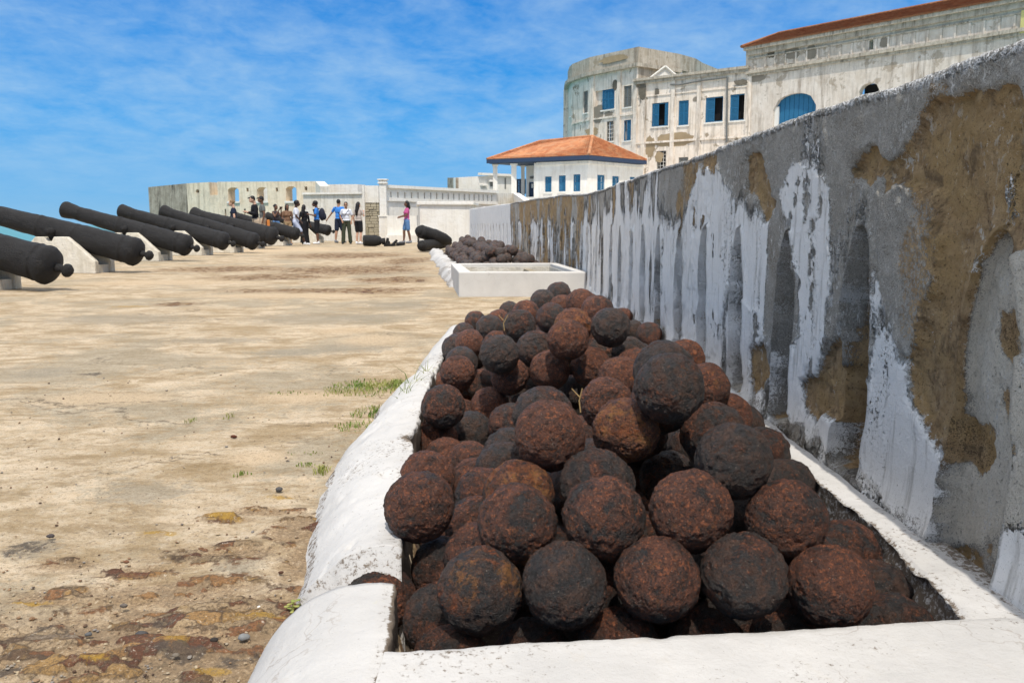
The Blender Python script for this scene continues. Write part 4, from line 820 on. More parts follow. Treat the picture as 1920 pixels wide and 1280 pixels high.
# ================================================================ CANNONS
GUN_PROF = [(-.30, .012), (-.295, .045), (-.27, .072), (-.24, .080), (-.21, .072), (-.185, .045), (-.17, .042), (-.13, .055), (-.10, .085), (-.07, .16), (-.05, .20), (-.03, .215), (0, .232), (.05, .236), (.06, .232), (.10, .226), (.11, .222), (.16, .220), (.17, .226), (.20, .226), (.21, .219),
            (.95, .205), (.96, .211), (1.0, .211), (1.01, .200), (1.55, .184), (1.56, .189), (1.60, .189), (1.61, .180), (2.50, .150), (2.51, .155), (2.55, .155), (2.56, .150), (2.66, .154), (2.78, .172), (2.86, .186), (2.90, .184), (2.92, .165), (2.92, .082), (2.60, .075)]
def gun_parts(root, L=2.9, kr=1.0, trun=1.32):
    prof = []
    for i in range(len(GUN_PROF) - 1):
        (z0, r0), (z1, r1) = GUN_PROF[i], GUN_PROF[i + 1]; m = max(1, int(abs(z1 - z0) / .08))
        prof += [(z0 + (z1 - z0) * j / m, r0 + (r1 - r0) * j / m) for j in range(m)]
    prof.append(GUN_PROF[-1])
    prof = [(z * L / 2.92 if z > 0 else z * kr, r * kr) for z, r in prof]
    body = [p for p in prof if p[0] > -.13 * kr or p[0] > 0]; knob = [p for p in prof if p[0] <= -.13 * kr]
    def rough(me, s):
        n = len(me.vertices); co = np.empty(n * 3); me.vertices.foreach_get('co', co); co = co.reshape(-1, 3); x, y, z = co.T
        f = fbm(x * 9, y * 9, z * 9, s, 5, .65) * .020; rr = np.maximum(np.hypot(x, y), 1e-3); co[:, 0] += x / rr * f; co[:, 1] += y / rr * f
        me.vertices.foreach_set('co', co.ravel()); me.update(); return me
    mb = MB().lathe(body, (0, 0, 0), (0, 0, 1), 48); link('barrel', rough(mb.mesh('barrel'), 5), M['gun'], root, True)
    mb = MB().lathe(knob + [(-.10 * kr, .05 * kr)], (0, 0, 0), (0, 0, 1), 20); link('cascabel_knob', rough(mb.mesh('cascabel_knob'), 8), M['gun'], root, True)
    for s in (-1, 1):
        mb = MB().tube((0, s * .13 * kr, trun), (0, s * .30 * kr, trun), .062 * kr, .060 * kr, 18); link('trunnion', mb.mesh('trunnion'), M['gun'], root, True)
def gun(name, B, Mz, label, group='black cannons on white blocks along the sea edge', kr=1.0, trun=1.32, cat='cannon'):
    """B: centre of the breech ring, Mz: muzzle; local +Z is the bore"""
    B, Mz = Vector(B), Vector(Mz); d = Mz - B; root = empty(name, B); z = d.normalized(); y = Vector((0, 0, 1)).cross(z).normalized(); x = y.cross(z)
    root.rotation_euler = Matrix((x, y, z)).transposed().to_euler(); tag(root, label, cat, group); gun_parts(root, d.length, kr, trun); return root, B, z
def gun_block(base, ang, label, k=1.0, ztop=.58, th=.28):
    root = empty('gun_block', base, ang); tag(root, label, 'gun block', 'white masonry blocks carrying the cannons')
    prof = [(0, 0), (0, .19), (-.44, ztop), (-.66, ztop), (-.70, ztop - .07), (-.78, ztop - .07), (-.82, ztop), (-.98, ztop), (-1.18, .36), (-1.18, 0)]
    for s in (-1, 1):
        me = bpy.data.meshes.new('cheek'); bm = bmesh.new()
        f = bm.faces.new([bm.verts.new((x * k, s * th * k, z * k)) for x, z in prof]); r = bmesh.ops.extrude_face_region(bm, geom=[f])
        bmesh.ops.translate(bm, verts=[v for v in r['geom'] if isinstance(v, bmesh.types.BMVert)], vec=(0, -s * .11 * k, 0)); bmesh.ops.recalc_face_normals(bm, faces=bm.faces)
        bm.to_mesh(me); bm.free(); o = link('cheek', me, M['block'], root); m = o.modifiers.new('bevel', 'BEVEL'); m.width = .012; m.segments = 2; m.limit_method = 'ANGLE'
    me = MB().box((-.59 * k, 0, .065 * k), (1.10 * k, 2 * (th - .112) * k, .13 * k)).mesh('footing'); link('footing', me, M['block'], root)
    return root
# breech ring centre px, muzzle px, distance, setback of muzzle, block right-bottom px
guns = [((91, 497), (-210, 412), 9.75, .2, (22, 546), 1.0, 'nearest black cannon, cut by the left edge with its breech knob near the ground'),
        ((254, 472), (-70, 386), 13.45, .3, (195, 513), 1.0, 'second black cannon from the left, its trunnion resting in a notched white block'),
        ((350, 460), (120, 392), 17.9, .35, (307, 491), 1.0, 'third black cannon, with its flared muzzle against the sky'),
        ((421, 452.5), (226, 395), 21.2, .4, (381, 480), 1.0, 'fourth black cannon, muzzle just left of the ruined bastion'),
        ((477, 453), (304, 396), 23.2, .4, (438, 475), 1.06, 'fifth black cannon, whose breech reaches the man in khaki shorts'),
        ((512, 443), (361, 401), 27.0, .5, (500, 462), 1.30, 'sixth black cannon with a thick breech right of the khaki shorts'),
        ((556, 439), (436, 404), 31.0, .5, (540, 455), 1.05, 'seventh black cannon, mostly hidden behind the group of visitors'),
        ((616, 432), (500, 405), 36.0, .6, (600, 452), 1.0, 'farthest black cannon, its breech between the blue shirted visitors')]
for (bx, by), (mx, my), Y, sb, (cx, cy), kr, lab in guns:
    B = on_y(bx, by, Y); Mz = on_y(mx, my, Y + sb); gun('cannon', B, Mz, lab, kr=kr)
    base = on_z(cx, cy, 0) if Y < 25 else on_y(cx, cy, Y); zt = 0
    d = (Mz - B); ang = math.atan2(-d.y, -d.x)
    t = 1.32 / d.length; tr_ = B + d * t
    # the block stands under the trunnions
    k = max(.8, (tr_.z - .0) / .66); k = min(k, 1.25)
    pos = Vector((tr_.x, tr_.y, 0)) + Vector((math.cos(ang), math.sin(ang), 0)) * .74 * k
    gun_block((pos.x, pos.y, 0), ang, 'white masonry gun block under the ' + lab.replace('black cannon', 'cannon').split(',')[0].split(' with')[0].split(' from')[0] + ' of the row', k)
# broken barrels lying on the terrace
def stub(p0, p1, r, label):
    p0, p1 = Vector(p0), Vector(p1); d = p1 - p0; root = tag(empty('broken_cannon', p0), label, 'cannon', 'broken cannons lying by the far heap'); L = d.length
    MB().lathe([(0, r * .55), (.02, r * .86), (.08, r * 1.02), (.14, r), (L * .45, r * 1.04), (L * .48, r * 1.10), (L * .52, r * 1.08), (L * .8, r * .95), (L, r * .62)], p0, d, 12).build('barrel', M['gun'], root, True)
    MB().lathe([(0, r * .60), (.10, r * .62), (.16, r * .45)], p0 - d.normalized() * .06, d, 10).build('muzzle_ring', M['gun'], root, True)
stub(on_y(786, 433, 24.2), on_y(842, 452, 25.2), .20, 'upper black cannon barrel propped at a slant left of the far heap')
stub(on_y(790, 461, 23.6), on_y(842, 455, 26.0), .16, 'lower black cannon barrel lying on the ground under the slanting one')
root = tag(empty('cannon_fragment', on_y(700, 461, 29)), 'short broken drum of a cannon lying near the woman in the beige top', 'cannon fragment')
a, b = on_y(681.5, 451, 30.0), on_y(713, 451.5, 30.2)
MB().lathe([(0, .18), (.01, .195), (.3, .20), (.45, .195), (.60, .16), (.66, .10)], a, b - a, 28).build('barrel', M['gun'], root, True)
a = on_y(712, 452, 30.1)
MB().tube(on_y(712, 452, 30.1), on_y(722, 452, 30.1), .09, .12, 12).build('neck', M['gun'], root, True)
root = tag(empty('iron_debris', on_y(740, 460, 30)), 'jagged black iron pieces lying between the broken drum and the woman in pink', 'iron debris')
mb = MB()
for p0, p1, r in (((720, 459), (719.5, 448), .06), ((725.5, 459), (727, 446), .065), ((730, 459), (729, 452), .05), ((720, 459.5), (742, 459.5), .05), ((736, 459), (744.5, 450), .055), ((743, 458), (758, 457), .07), ((757, 459), (757, 455), .06)):
    mb.tube(on_y(*p0, 30.1), on_y(*p1, 30.1), r, r * .8, 9)
mb.build('shards', M['gun'], root)

# ================================================================ BUILDINGS
def facade(name, P0, P1, zt0, zt1, zb, holes, mat, parent, depth=.25, through=(), back=True, thick=.35):
    """upright wall from plan point P0 to P1 (seen from the camera side, left to right) with openings
    holes: (u0, u1, z0, z1, arch) in metres along the wall"""
    P0, P1 = Vector((P0[0], P0[1], 0)), Vector((P1[0], P1[1], 0)); d = P1 - P0; L = d.length; d = d / L; nrm = Vector((d.y, -d.x, 0))
    if nrm.dot(P0 - Vector((0, 0, 0))) > 0: nrm = -nrm       # towards the camera
    us = {0.0, L}
    for h in holes:
        us.add(h[0]); us.add(h[1])
        if h[4]:
            for i in range(1, 8): us.add(h[0] + (h[1] - h[0]) * i / 8)
    us = sorted(u for u in us if -1e-6 <= u <= L + 1e-6)
    def top(u): return zt0 + (zt1 - zt0) * u / L
    def htop(h, u):
        if not h[4]: return h[3]
        t = (u - h[0]) / (h[1] - h[0]) * 2 - 1; return h[3] - h[4] * (1 - math.sqrt(max(0, 1 - t * t)))
    mb = MB()
    def P(u, z, dd=0): q = P0 + d * u - nrm * dd; return (q.x, q.y, z)
    for a, b in zip(us, us[1:]):
        if b - a < 1e-5: continue
        m_ = (a + b) / 2; hs_ = sorted([h for h in holes if h[0] - 1e-6 <= m_ <= h[1] + 1e-6], key=lambda h: h[2]); za = zb2 = zb
        for h in hs_:
            mb.face(P(a, za), P(b, zb2), P(b, h[2]), P(a, h[2])); za, zb2 = htop(h, a), htop(h, b)
        mb.face(P(a, za), P(b, zb2), P(b, top(b)), P(a, top(a)))
        mb.face(P(a, top(a)), P(b, top(b)), P(b, top(b), thick), P(a, top(a), thick))
        if not hs_: pass
        za, zb2 = zb, zb
        for h in hs_:
            mb.face(P(b, zb2, thick), P(a, za, thick), P(a, h[2], thick), P(b, h[2], thick)); za, zb2 = htop(h, a), htop(h, b)
        mb.face(P(b, zb2, thick), P(a, za, thick), P(a, top(a), thick), P(b, top(b), thick))
    for u in (0, L): mb.face(P(u, zb), P(u, zb, thick), P(u, top(u), thick), P(u, top(u)))
    for h in holes:
        uu = [u for u in us if h[0] - 1e-6 <= u <= h[1] + 1e-6]
        mb.face(P(h[0], h[2]), P(h[1], h[2]), P(h[1], h[2], thick), P(h[0], h[2], thick))
        for u in (h[0], h[1]): mb.face(P(u, h[2]), P(u, htop(h, u)), P(u, htop(h, u), thick), P(u, h[2], thick))
        for a, b in zip(uu, uu[1:]): mb.face(P(a, htop(h, a)), P(b, htop(h, b)), P(b, htop(h, b), thick), P(a, htop(h, a), thick))
    o = mb.build(name, mat, parent)
    return dict(P0=P0, d=d, n=nrm, L=L, P=P, o=o, top=top)
class Plane:
    """measures photo positions on an upright wall plane"""
    def __init__(s, P0, P1):
        s.P0 = Vector((P0[0], P0[1], 0)); s.d = Vector((P1[0] - P0[0], P1[1] - P0[1], 0)); s.L = s.d.length; s.d /= s.L
        s.n = Vector((s.d.y, -s.d.x, 0))
        if s.n.dot(s.P0) > 0: s.n = -s.n
    def hit(s, x, y):
        r = Vector(ray(x, y)); c = Vector((0, 0, HC)); t = (s.P0 - c).dot(s.n) / r.dot(s.n); p = c + r * t; return (p - s.P0).dot(s.d), p.z
    def rect(s, x0, y0, x1, y1, arch=0):
        ym = (y0 + y1) / 2; u0 = s.hit(x0, ym)[0]; u1 = s.hit(x1, ym)[0]; xm = (x0 + x1) / 2; z1 = s.hit(xm, y0)[1]; z0 = s.hit(xm, y1)[1]
        return (u0, u1, z0, z1, arch)
    def pt(s, u, z, out=0): p = s.P0 + s.d * u + s.n * out; return Vector((p.x, p.y, z))
def pbox(mb, pl, u0, u1, z0, z1, o0, o1):
    """box on a wall plane between offsets o0 and o1 (outwards)"""
    c = pl.pt((u0 + u1) / 2, (z0 + z1) / 2, (o0 + o1) / 2); mb.box(c, (abs(u1 - u0), abs(o1 - o0), abs(z1 - z0)), math.atan2(pl.d.y, pl.d.x)); return mb
def window(pl, h, parent, style='closed', mat='blue', label=None):
    """window as a part: frame + dark room behind; shutters, bars as sub-parts"""
    u0, u1, z0, z1 = h[:4]; w = u1 - u0; hgt = z1 - z0; fr = MB(); t = min(.09, w * .09)
    for a, b, c, d_ in ((u0, u0 + t, z0, z1), (u1 - t, u1, z0, z1), (u0 + t, u1 - t, z0, z0 + t), (u0 + t, u1 - t, z1 - t, z1)): pbox(fr, pl, a + .002, b - .002, c + .002, d_ - .002, -.20, -.10)
    f = fr.build('window', M[mat], parent)
    mb = MB(); pbox(mb, pl, u0 - .02, u1 + .02, z0 - .02, z1 + .02, -.60, -.56); mb.build('dark_opening', M['dark'], f)
    mb = MB(); pbox(mb, pl, u0 - .08, u1 + .08, z0 - .13, z0 - .002, -.02, .09); mb.build('sill', M['white'], f)
    def leaf(a, b, o0=-.15, o1=-.08):
        mb = MB(); s = .05
        for (c, d_, e, g) in ((a, a + s, z0 + t, z1 - t), (b - s, b, z0 + t, z1 - t), (a + s, b - s, z0 + t, z0 + t + .07), (a + s, b - s, z1 - t - .07, z1 - t), (a + s, b - s, (z0 + z1) / 2 - .04, (z0 + z1) / 2 + .04)): pbox(mb, pl, c, d_, e, g, o0, o1)
        k = max(6, int(hgt / .11)); st = (hgt - 2 * t) / k
        for i in range(k): pbox(mb, pl, a + s, b - s, z0 + t + i * st, z0 + t + i * st + st * .72, o0 + .012, o1 - .018)
        mb.build('shutter', M[mat], f)
    c = (u0 + u1) / 2
    if style == 'closed': leaf(u0 + t, c - .006); leaf(c + .006, u1 - t)
    if style == 'ajar': leaf(u0 + t, u0 + t + w * .36, -.10, -.03); leaf(u1 - t - w * .16, u1 - t, -.10, -.03)
    if style == 'right': leaf(c, u1 - t)
    if style == 'left': leaf(u0 + t, c)
    if style == 'bars':
        mb = MB()
        for i in range(1, 3): pbox(mb, pl, u0 + w * i / 3 - .02, u0 + w * i / 3 + .02, z0, z1, -.16, -.12)
        for i in range(1, 5): pbox(mb, pl, u0, u1, z0 + hgt * i / 5 - .02, z0 + hgt * i / 5 + .02, -.165, -.125)
        mb.build('glazing_bar', M['white'], f)
    return f

# ---- great castle keep: bowed tower, wing and hall, one building
castle = tag(empty('castle', (16, 80, 0)), 'huge weathered white castle with blue shutters rising behind the parapet wall', 'castle')
tower = castle
# tower parapet and faces
def XY(px, Y): return ((px - 945) / 1536 * Y * 1.0, Y)
zpar = on_y(1198, 88, 79.8).z
def oz(x, y, z): p = on_z(x, y, z); return (p.x, p.y)
TA = [oz(1068.7, 125.6, zpar), oz(1074, 120.5, zpar), oz(1106, 108, zpar), oz(1197.6, 88, zpar)]; TA = [(TA[0][0] + 1.4, TA[0][1] + 7.5), (TA[0][0] + .05, TA[0][1] + 3)] + TA
TB = [oz(1197.6, 88, zpar), oz(1275, 102, zpar), oz(1303, 110, zpar), oz(1317, 118.6, zpar), oz(1348, 131, zpar)]
p1, p2 = TA[4], TA[5]
plA = Plane(p1, p2); plS = Plane(TA[3], TA[4]); plL = Plane(TA[2], TA[3])
hA = [plA.rect(1116, 168.5, 1152, 206.5), plA.rect(1169, 161, 1184, 201), plA.rect(1137, 227.5, 1150, 265), plA.rect(1169, 225, 1183, 264)]
hS = [plS.rect(1094, 171, 1102, 212)]
zc = plA.hit(1150, 135)[1]
facade('tower_wall', p1, p2, zc, zc, 0, hA, M['castle'], castle, thick=.5); facade('tower_wall', TA[3], TA[4], zc, zc, 0, hS, M['castle'], castle, thick=.5)
for a, b in ((TA[0], TA[1]), (TA[1], TA[2]), (TA[2], TA[3])): facade('tower_wall', a, b, zc, zc, 0, [], M['castle'], castle, thick=.5)
for a, b in zip(TB, TB[1:]): facade('tower_wall', a, b, zc, zc, 0, [], M['castle_top'], castle, thick=.5)
cen = Vector((15.5, 88, 0))
def ring(pts, out, z0, z1, name, mat, thick=.7):
    mb = MB()
    for a, b in zip(pts, pts[1:]):
        pa, pb_ = Vector((*a, 0)), Vector((*b, 0)); da = (pa - cen).normalized() * out; db = (pb_ - cen).normalized() * out; ia = (pa - cen).normalized() * -thick; ib = (pb_ - cen).normalized() * -thick
        mb.prism([tuple((pa + da)[:2]), tuple((pb_ + db)[:2]), tuple((pb_ + ib)[:2]), tuple((pa + ia)[:2])], z0, z1)
    return mb.build(name, mat, castle)
ring(TA, .06, zc + .34, zpar, 'tower_parapet', M['castle_top']); ring(TB, .06, zc + .34, zpar, 'tower_parapet', M['castle_top'])
ring(TA, .50, zc + .002, zc + .338, 'tower_cornice', M['cornice']); ring(TB[:2], .50, zc + .002, zc + .338, 'tower_cornice', M['cornice'])
zs = plA.hit(1150, 218)[1]
mb = MB()
for pl_, a in ((plA, 0), (plS, 0)): pbox(mb, pl_, 0.0, pl_.L, zs - .12, zs + .05, .0, .10)
mb.build('string_course', M['castle'], castle)
# pilaster strips of the tower
mb = MB()
for x in (1111, 1161, 1192): u = plA.hit(x, 190)[0]; pbox(mb, plA, u - .22, u + .22, 0, zc - .01, .003, .11)
mb.build('pilaster', M['castle'], castle)
window(plA, (plA.hit(1128, 188)[0],) + hA[0][1:4], castle, 'closed'); window(plA, hA[1], castle, 'closed', 'greyshut'); window(plA, hA[2], castle, 'bars', 'greyshut'); window(plA, hA[3], castle, 'right')
window(plS, hS[0], castle, 'closed', 'greyshut')
h = plL.rect(1068.5, 184, 1070.5, 219); window(plL, (h[0], h[0] + .7, h[2], h[3]), castle, 'closed', 'greyshut')
# blocked side of the wide tower window
u_ = plA.hit(1128, 188)[0]; mb = MB(); pbox(mb, plA, hA[0][0], u_ - .003, hA[0][2] + .003, hA[0][3] - .003, -.5, -.28); mb.build('blocked_panel', M['castle'], castle)
# wing
zB = on_y(1197.6, 153.7, 79.95).z; WB0 = (TA[5][0], TA[5][1] + .06); WB1 = oz(1406.5, 129, zB); plB = Plane(WB0, WB1)
hB = [plB.rect(1222, 193, 1253, 237), plB.rect(1272, 188.5, 1291, 235), plB.rect(1322.6, 182, 1355.5, 229), plB.rect(1368.5, 176.5, 1399.5, 226), plB.rect(1231.6, 283, 1248.5, 317), plB.rect(1272, 295, 1290, 325)]
facade('wing_wall', WB0, WB1, zB, zB, 0, hB, M['castle'], castle, thick=.5)
mb = MB(); pbox(mb, plB, -.35, plB.L - .02, zB + .003, zB + .22, -.6, .38); pbox(mb, plB, -.3, plB.L - .02, zB - .26, zB - .002, 0.002, .22); mb.build('wing_cornice', M['cornice'], castle)
zb1 = plB.hit(1300, 262)[1]; zb2 = plB.hit(1300, 172)[1]
mb = MB(); pbox(mb, plB, .0, plB.L - .02, zb1 - .1, zb1 + .08, .002, .14); pbox(mb, plB, .0, plB.L - .02, zb2 - .05, zb2 + .05, .002, .08)
for x in (1207, 1262, 1311, 1404): u = plB.hit(x, 200)[0]; pbox(mb, plB, u - .2, u + .2, 0, zB - .27, .003, .12)
mb.build('wing_pilaster', M['castle'], castle)
for h_, st, m_ in zip(hB, ('ajar', 'closed', 'left', 'left', 'bars', 'closed'), ('blue', 'blue', 'blue', 'blue', 'greyshut', 'greyshut')): window(plB, h_, castle, st, m_)
mb = MB(); mb.prism([WB0, WB1, (WB1[0] + 3.5, WB1[1] + 4), (WB0[0] + 3.5, WB0[1] + 4.2)], zB + .01, zB + .05); mb.build('wing_roof', M['castle_top'], castle)
# pediment dormer behind the wing parapet
a, b, c = on_y(1219, 147, 80.5), on_y(1247, 125.5, 80.5), on_y(1266, 142, 80.5); off = Vector((1.4, 2.4, 0))
mb = MB()
for p in (0,):
    mb.face(a, c, b); mb.face(a + off, b + off, c + off); mb.face(a, b, b + off, a + off); mb.face(b, c, c + off, b + off); mb.face((a.x, a.y, zB), (c.x, c.y, zB), c, a); mb.face((c.x, c.y, zB), (c.x + off.x, c.y + off.y, zB), c + off, c)
mb.build('pediment', M['white'], castle)
mb = MB()
for p, q in ((a, b), (b, c)): mb.tube(p + Vector((0, -.12, .02)), q + Vector((0, -.12, .02)), .11, .11, 6)
mb.build('pediment_trim', M['white'], castle)
# hall
zE = on_y(1406.5, 91, WB1[1]).z - .2; HC0 = (WB1[0], WB1[1] - .01); HC1 = oz(1920, 4, zE); HC1 = (HC1[0] + (HC1[0] - HC0[0]) * .08, HC1[1] + (HC1[1] - HC0[1]) * .08); plC = Plane(HC0, HC1)
hC = [plC.rect(1449, 175, 1529, 262, 1.15), plC.rect(1610, 156, 1647, 215, .55), plC.rect(1629.5, 74, 1637.5, 93.5, .18)]
zL = plC.hit(1600, 106)[1]
facade('hall_wall', HC0, HC1, zE, zE, 0, hC, M['hall'], castle, thick=.6)
facade('hall_side_wall', (HC0[0] + 2.9, HC0[1] + 3.8), HC0, zE, zE, 0, [], M['hall'], castle, thick=.4)
mb = MB(); pbox(mb, plC, -.3, plC.L, zL - .14, zL + .10, .002, .30); pbox(mb, plC, -.2, plC.L, zL - .34, zL - .142, .002, .14); mb.build('hall_string_course', M['cornice'], castle)
mb = MB(); pbox(mb, plC, -.45, plC.L + .3, zE + .002, zE + .26, -.6, .48); pbox(mb, plC, -.3, plC.L, zE - .42, zE - .002, .002, .26); pbox(mb, plC, -.2, plC.L, zE - .75, zE - .64, .002, .10); mb.build('hall_cornice', M['cornice'], castle)
# small pilaster strips of the attic band
for i in range(26): u = .5 + i * .95; mb = MB(); pbox(mb, plC, u - .07, u + .07, zL + .105, zE - .77, .003, .07); mb.build('attic_strip', M['hall'], castle)
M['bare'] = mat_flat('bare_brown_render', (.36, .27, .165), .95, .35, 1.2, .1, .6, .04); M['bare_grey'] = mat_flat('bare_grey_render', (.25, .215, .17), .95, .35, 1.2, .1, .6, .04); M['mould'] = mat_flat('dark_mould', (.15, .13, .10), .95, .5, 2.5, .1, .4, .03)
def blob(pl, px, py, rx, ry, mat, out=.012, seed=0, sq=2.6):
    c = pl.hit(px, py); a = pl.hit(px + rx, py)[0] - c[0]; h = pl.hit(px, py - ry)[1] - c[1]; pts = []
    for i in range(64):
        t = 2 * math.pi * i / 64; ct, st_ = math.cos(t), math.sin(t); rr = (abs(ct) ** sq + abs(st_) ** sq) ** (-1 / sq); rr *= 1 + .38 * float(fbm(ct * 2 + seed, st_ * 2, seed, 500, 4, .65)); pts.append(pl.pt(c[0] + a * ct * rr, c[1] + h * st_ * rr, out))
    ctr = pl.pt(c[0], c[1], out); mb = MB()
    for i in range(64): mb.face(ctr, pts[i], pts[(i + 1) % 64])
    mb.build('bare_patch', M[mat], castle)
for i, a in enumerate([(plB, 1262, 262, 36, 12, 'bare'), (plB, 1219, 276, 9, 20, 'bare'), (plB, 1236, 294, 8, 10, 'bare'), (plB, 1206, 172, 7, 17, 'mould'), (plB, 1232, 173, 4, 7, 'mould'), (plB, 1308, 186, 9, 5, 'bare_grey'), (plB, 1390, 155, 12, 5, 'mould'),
        (plA, 1122, 214, 9, 18, 'bare_grey'), (plA, 1141, 215, 8, 6, 'bare_grey'), (plA, 1154, 160, 5, 9, 'mould'), (plA, 1110, 247, 12, 7, 'bare'),  # last entry paints the shade of an arched recess as a patch
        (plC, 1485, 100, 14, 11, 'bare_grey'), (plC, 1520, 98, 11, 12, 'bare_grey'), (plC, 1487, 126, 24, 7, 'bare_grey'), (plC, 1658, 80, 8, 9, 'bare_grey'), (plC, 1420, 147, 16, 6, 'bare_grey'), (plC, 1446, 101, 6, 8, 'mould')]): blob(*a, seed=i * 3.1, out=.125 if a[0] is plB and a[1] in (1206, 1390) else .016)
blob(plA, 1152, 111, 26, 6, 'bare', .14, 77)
arch = hC[0]
fr = MB(); pbox(fr, plC, arch[0] + .02, arch[0] + (arch[1] - arch[0]) * .10, arch[2], arch[3] - .9, -.5, -.2); fr.build('arch_reveal', M['white'], castle)
mb = MB(); n_s = 9; w_ = (arch[1] - arch[0] - .05) / n_s
for i in range(n_s): pbox(mb, plC, arch[0] + .02 + i * w_ + .015, arch[0] + .02 + (i + 1) * w_ - .015, arch[2], arch[3] - .02, -.45 - .03 * (i % 2), -.38)
pbox(mb, plC, arch[0], arch[1], arch[2], arch[3] - .01, -.56, -.49); o = mb.build('arched_door', M['blue'], castle)
for h_ in hC[1:]: mb = MB(); pbox(mb, plC, h_[0] - .05, h_[1] + .05, h_[2] - .05, h_[3] + .05, -1.1, -1.0); mb.build('dark_window', M['dark'], castle)
mb = MB(); u, z = plC.hit(1918, 42); pbox(mb, plC, u - .1, u + .9, z - .75, z + .75, .05, .15); mb.build('yellow_window_frame', mat_flat('yellow_frame_paint', (.62, .55, .22)), castle)
# hall roof
eo = plC.n * .55; r0 = on_y(1458, 63.5, 77.3); zr = r0.z; dC = plC.d
e0 = plC.pt(-.6, zE + .262, .55); e1 = plC.pt(plC.L + 1, zE + .262, .55); ridge0 = Vector((r0.x, r0.y, zr)); ridge1 = ridge0 + dC * (plC.L - 1); back0 = e0 - plC.n * 9.5; back1 = e1 - plC.n * 9.5
def tiled(mb, a, b, c, d_, rows, cols, lift=.05):
    """tile courses between eave a-b and ridge d-c: stepped rows with pantile waves"""
    up = (b - a).cross(d_ - a).normalized();
    if up.z < 0: up = -up
    for i in range(rows):
        t0, t1 = i / rows, (i + 1.0) / rows
        L0, R0, L1, R1 = a.lerp(d_, t0), b.lerp(c, t0), a.lerp(d_, t1), b.lerp(c, t1)
        m = max(2, int(cols * (R0 - L0).length / (b - a).length)); b0 = len(mb.v)
        for j in range(m * 2 + 1):
            s = j / (m * 2); w = lift * (.5 if j % 2 else 1.0)
            mb.v.append(tuple(L0.lerp(R0, s) + up * (w + lift * .8))); mb.v.append(tuple(L1.lerp(R1, s) + up * (w * .4))); mb.v.append(tuple(L0.lerp(R0, s) + up * -.02))
        for j in range(m * 2): k = b0 + 3 * j; mb.f.append((k, k + 3, k + 4, k + 1)); mb.f.append((k + 2, k + 5, k + 3, k))
mb = MB(); tiled(mb, e0, e1, ridge1, ridge0, 16, 70, .06); tiled(mb, back0, e0, ridge0, ridge0 + Vector((.01, 0, 0)), 14, 26, .06)
mb.face(e0, e1, ridge1, ridge0); mb.face(back0, e0, ridge0); mb.face(back1, back0, ridge0, ridge1); mb.build('hall_roof', M['tile_old'], castle)
mb = MB(); mb.tube(ridge0, ridge1, .16, .16, 8); mb.tube(e0 + Vector((0, 0, .1)), ridge0, .13, .13, 8); mb.build('ridge_tile', M['tile_old'], castle)
# drain pipe
mb = MB(); q = lambda x, y: (lambda h: plB.pt(h[0], h[1], .2))(plB.hit(x, y))
mb.tube(q(1258.6, 159.6), q(1275, 160), .07); mb.tube(q(1275, 160), q(1317, 152), .07); mb.tube(q(1317, 152), q(1366, 146), .07); mb.tube(q(1365.5, 146), q(1364, 268), .085, .085, 8); mb.build('drain_pipe', M['pipe'], castle)

# ---- small hip roofed guard house in front of the castle
house = tag(empty('guard_house', (4, 70, 3)), 'small white house with orange hipped tile roof and blue shutters beside the castle', 'house')
Bc = on_y(1104, 291, 66); ze = Bc.z; Lc = on_z(913, 299.3, ze); Rc = on_z(1212, 301, ze); Dc = Lc + Rc - Bc
r1 = on_y(1111, 255.5, 69.8); r2 = on_z(1010, 265.5, r1.z)
mb = MB(); tiled(mb, Lc, Bc, r1, r2, 15, 46, .05); tiled(mb, Bc, Rc, r1 + Vector((.05, .03, 0)), r1, 15, 34, .05)
mb.face(Lc, Bc, r1, r2); mb.face(Bc, Rc, r1); mb.face(Rc, Dc, r2, r1); mb.face(Dc, Lc, r2); rf = mb.build('roof', M['tile'], house)
mb = MB(); mb.tube(r1, Bc + Vector((0, 0, .05)), .13, .13, 8); mb.tube(r1, Rc + Vector((0, 0, .05)), .11, .11, 8); mb.tube(r1, r2, .12, .12, 8); mb.tube(r2, Lc + Vector((0, 0, .05)), .10, .10, 8); mb.build('ridge_tile', M['tile'], rf)
mb = MB()
for a, b in ((Lc, Bc), (Bc, Rc)):
    pl = Plane((a.x, a.y), (b.x, b.y)); pbox(mb, pl, -.03, pl.L + .03, ze - .32, ze - .01, -.10, .03)
mb.build('fascia_board', M['navy'], house)
mb = MB(); mb.prism([(p.x, p.y) for p in (Lc + Vector((.2, .1, 0)), Bc + Vector((0, .2, 0)), Rc + Vector((-.2, 0, 0)), Dc)], ze - .35, ze - .31); mb.build('soffit', M['navy'], house)
cF = Bc + Vector((.0, .75, 0)); ldir = (Lc - Bc).normalized(); rdir = (Rc - Bc).normalized()
pF = Plane((cF + ldir * 9.0)[:2], cF[:2])
def uF(x, y=340): return pF.hit(x, y)[0]
zfl = on_y(1000, 371.5, 69).z
uw0 = uF(1007); PW0 = pF.pt(uw0, 0); PW1 = cF
pW = Plane(PW0[:2], PW1[:2]); hW = [pW.rect(1021.5, 331, 1034, 360), pW.rect(1047.5, 329, 1060.5, 359), pW.rect(1075, 327, 1088, 359)]
facade('front_wall', PW0[:2], PW1[:2], ze - .36, ze - .36, 0, hW, M['house'], house, thick=.3)
for h_ in hW: window(pW, h_, house, 'closed')
cR = cF + rdir * 7.4; pR = Plane(cF[:2], cR[:2]); hR = [pR.rect(1120, 328, 1134, 358), pR.rect(1148, 330.5, 1161, 358), pR.rect(1181, 332, 1193, 357)]
facade('side_wall', cF[:2], cR[:2], ze - .36, ze - .36, 0, hR, M['house'], house, thick=.3)
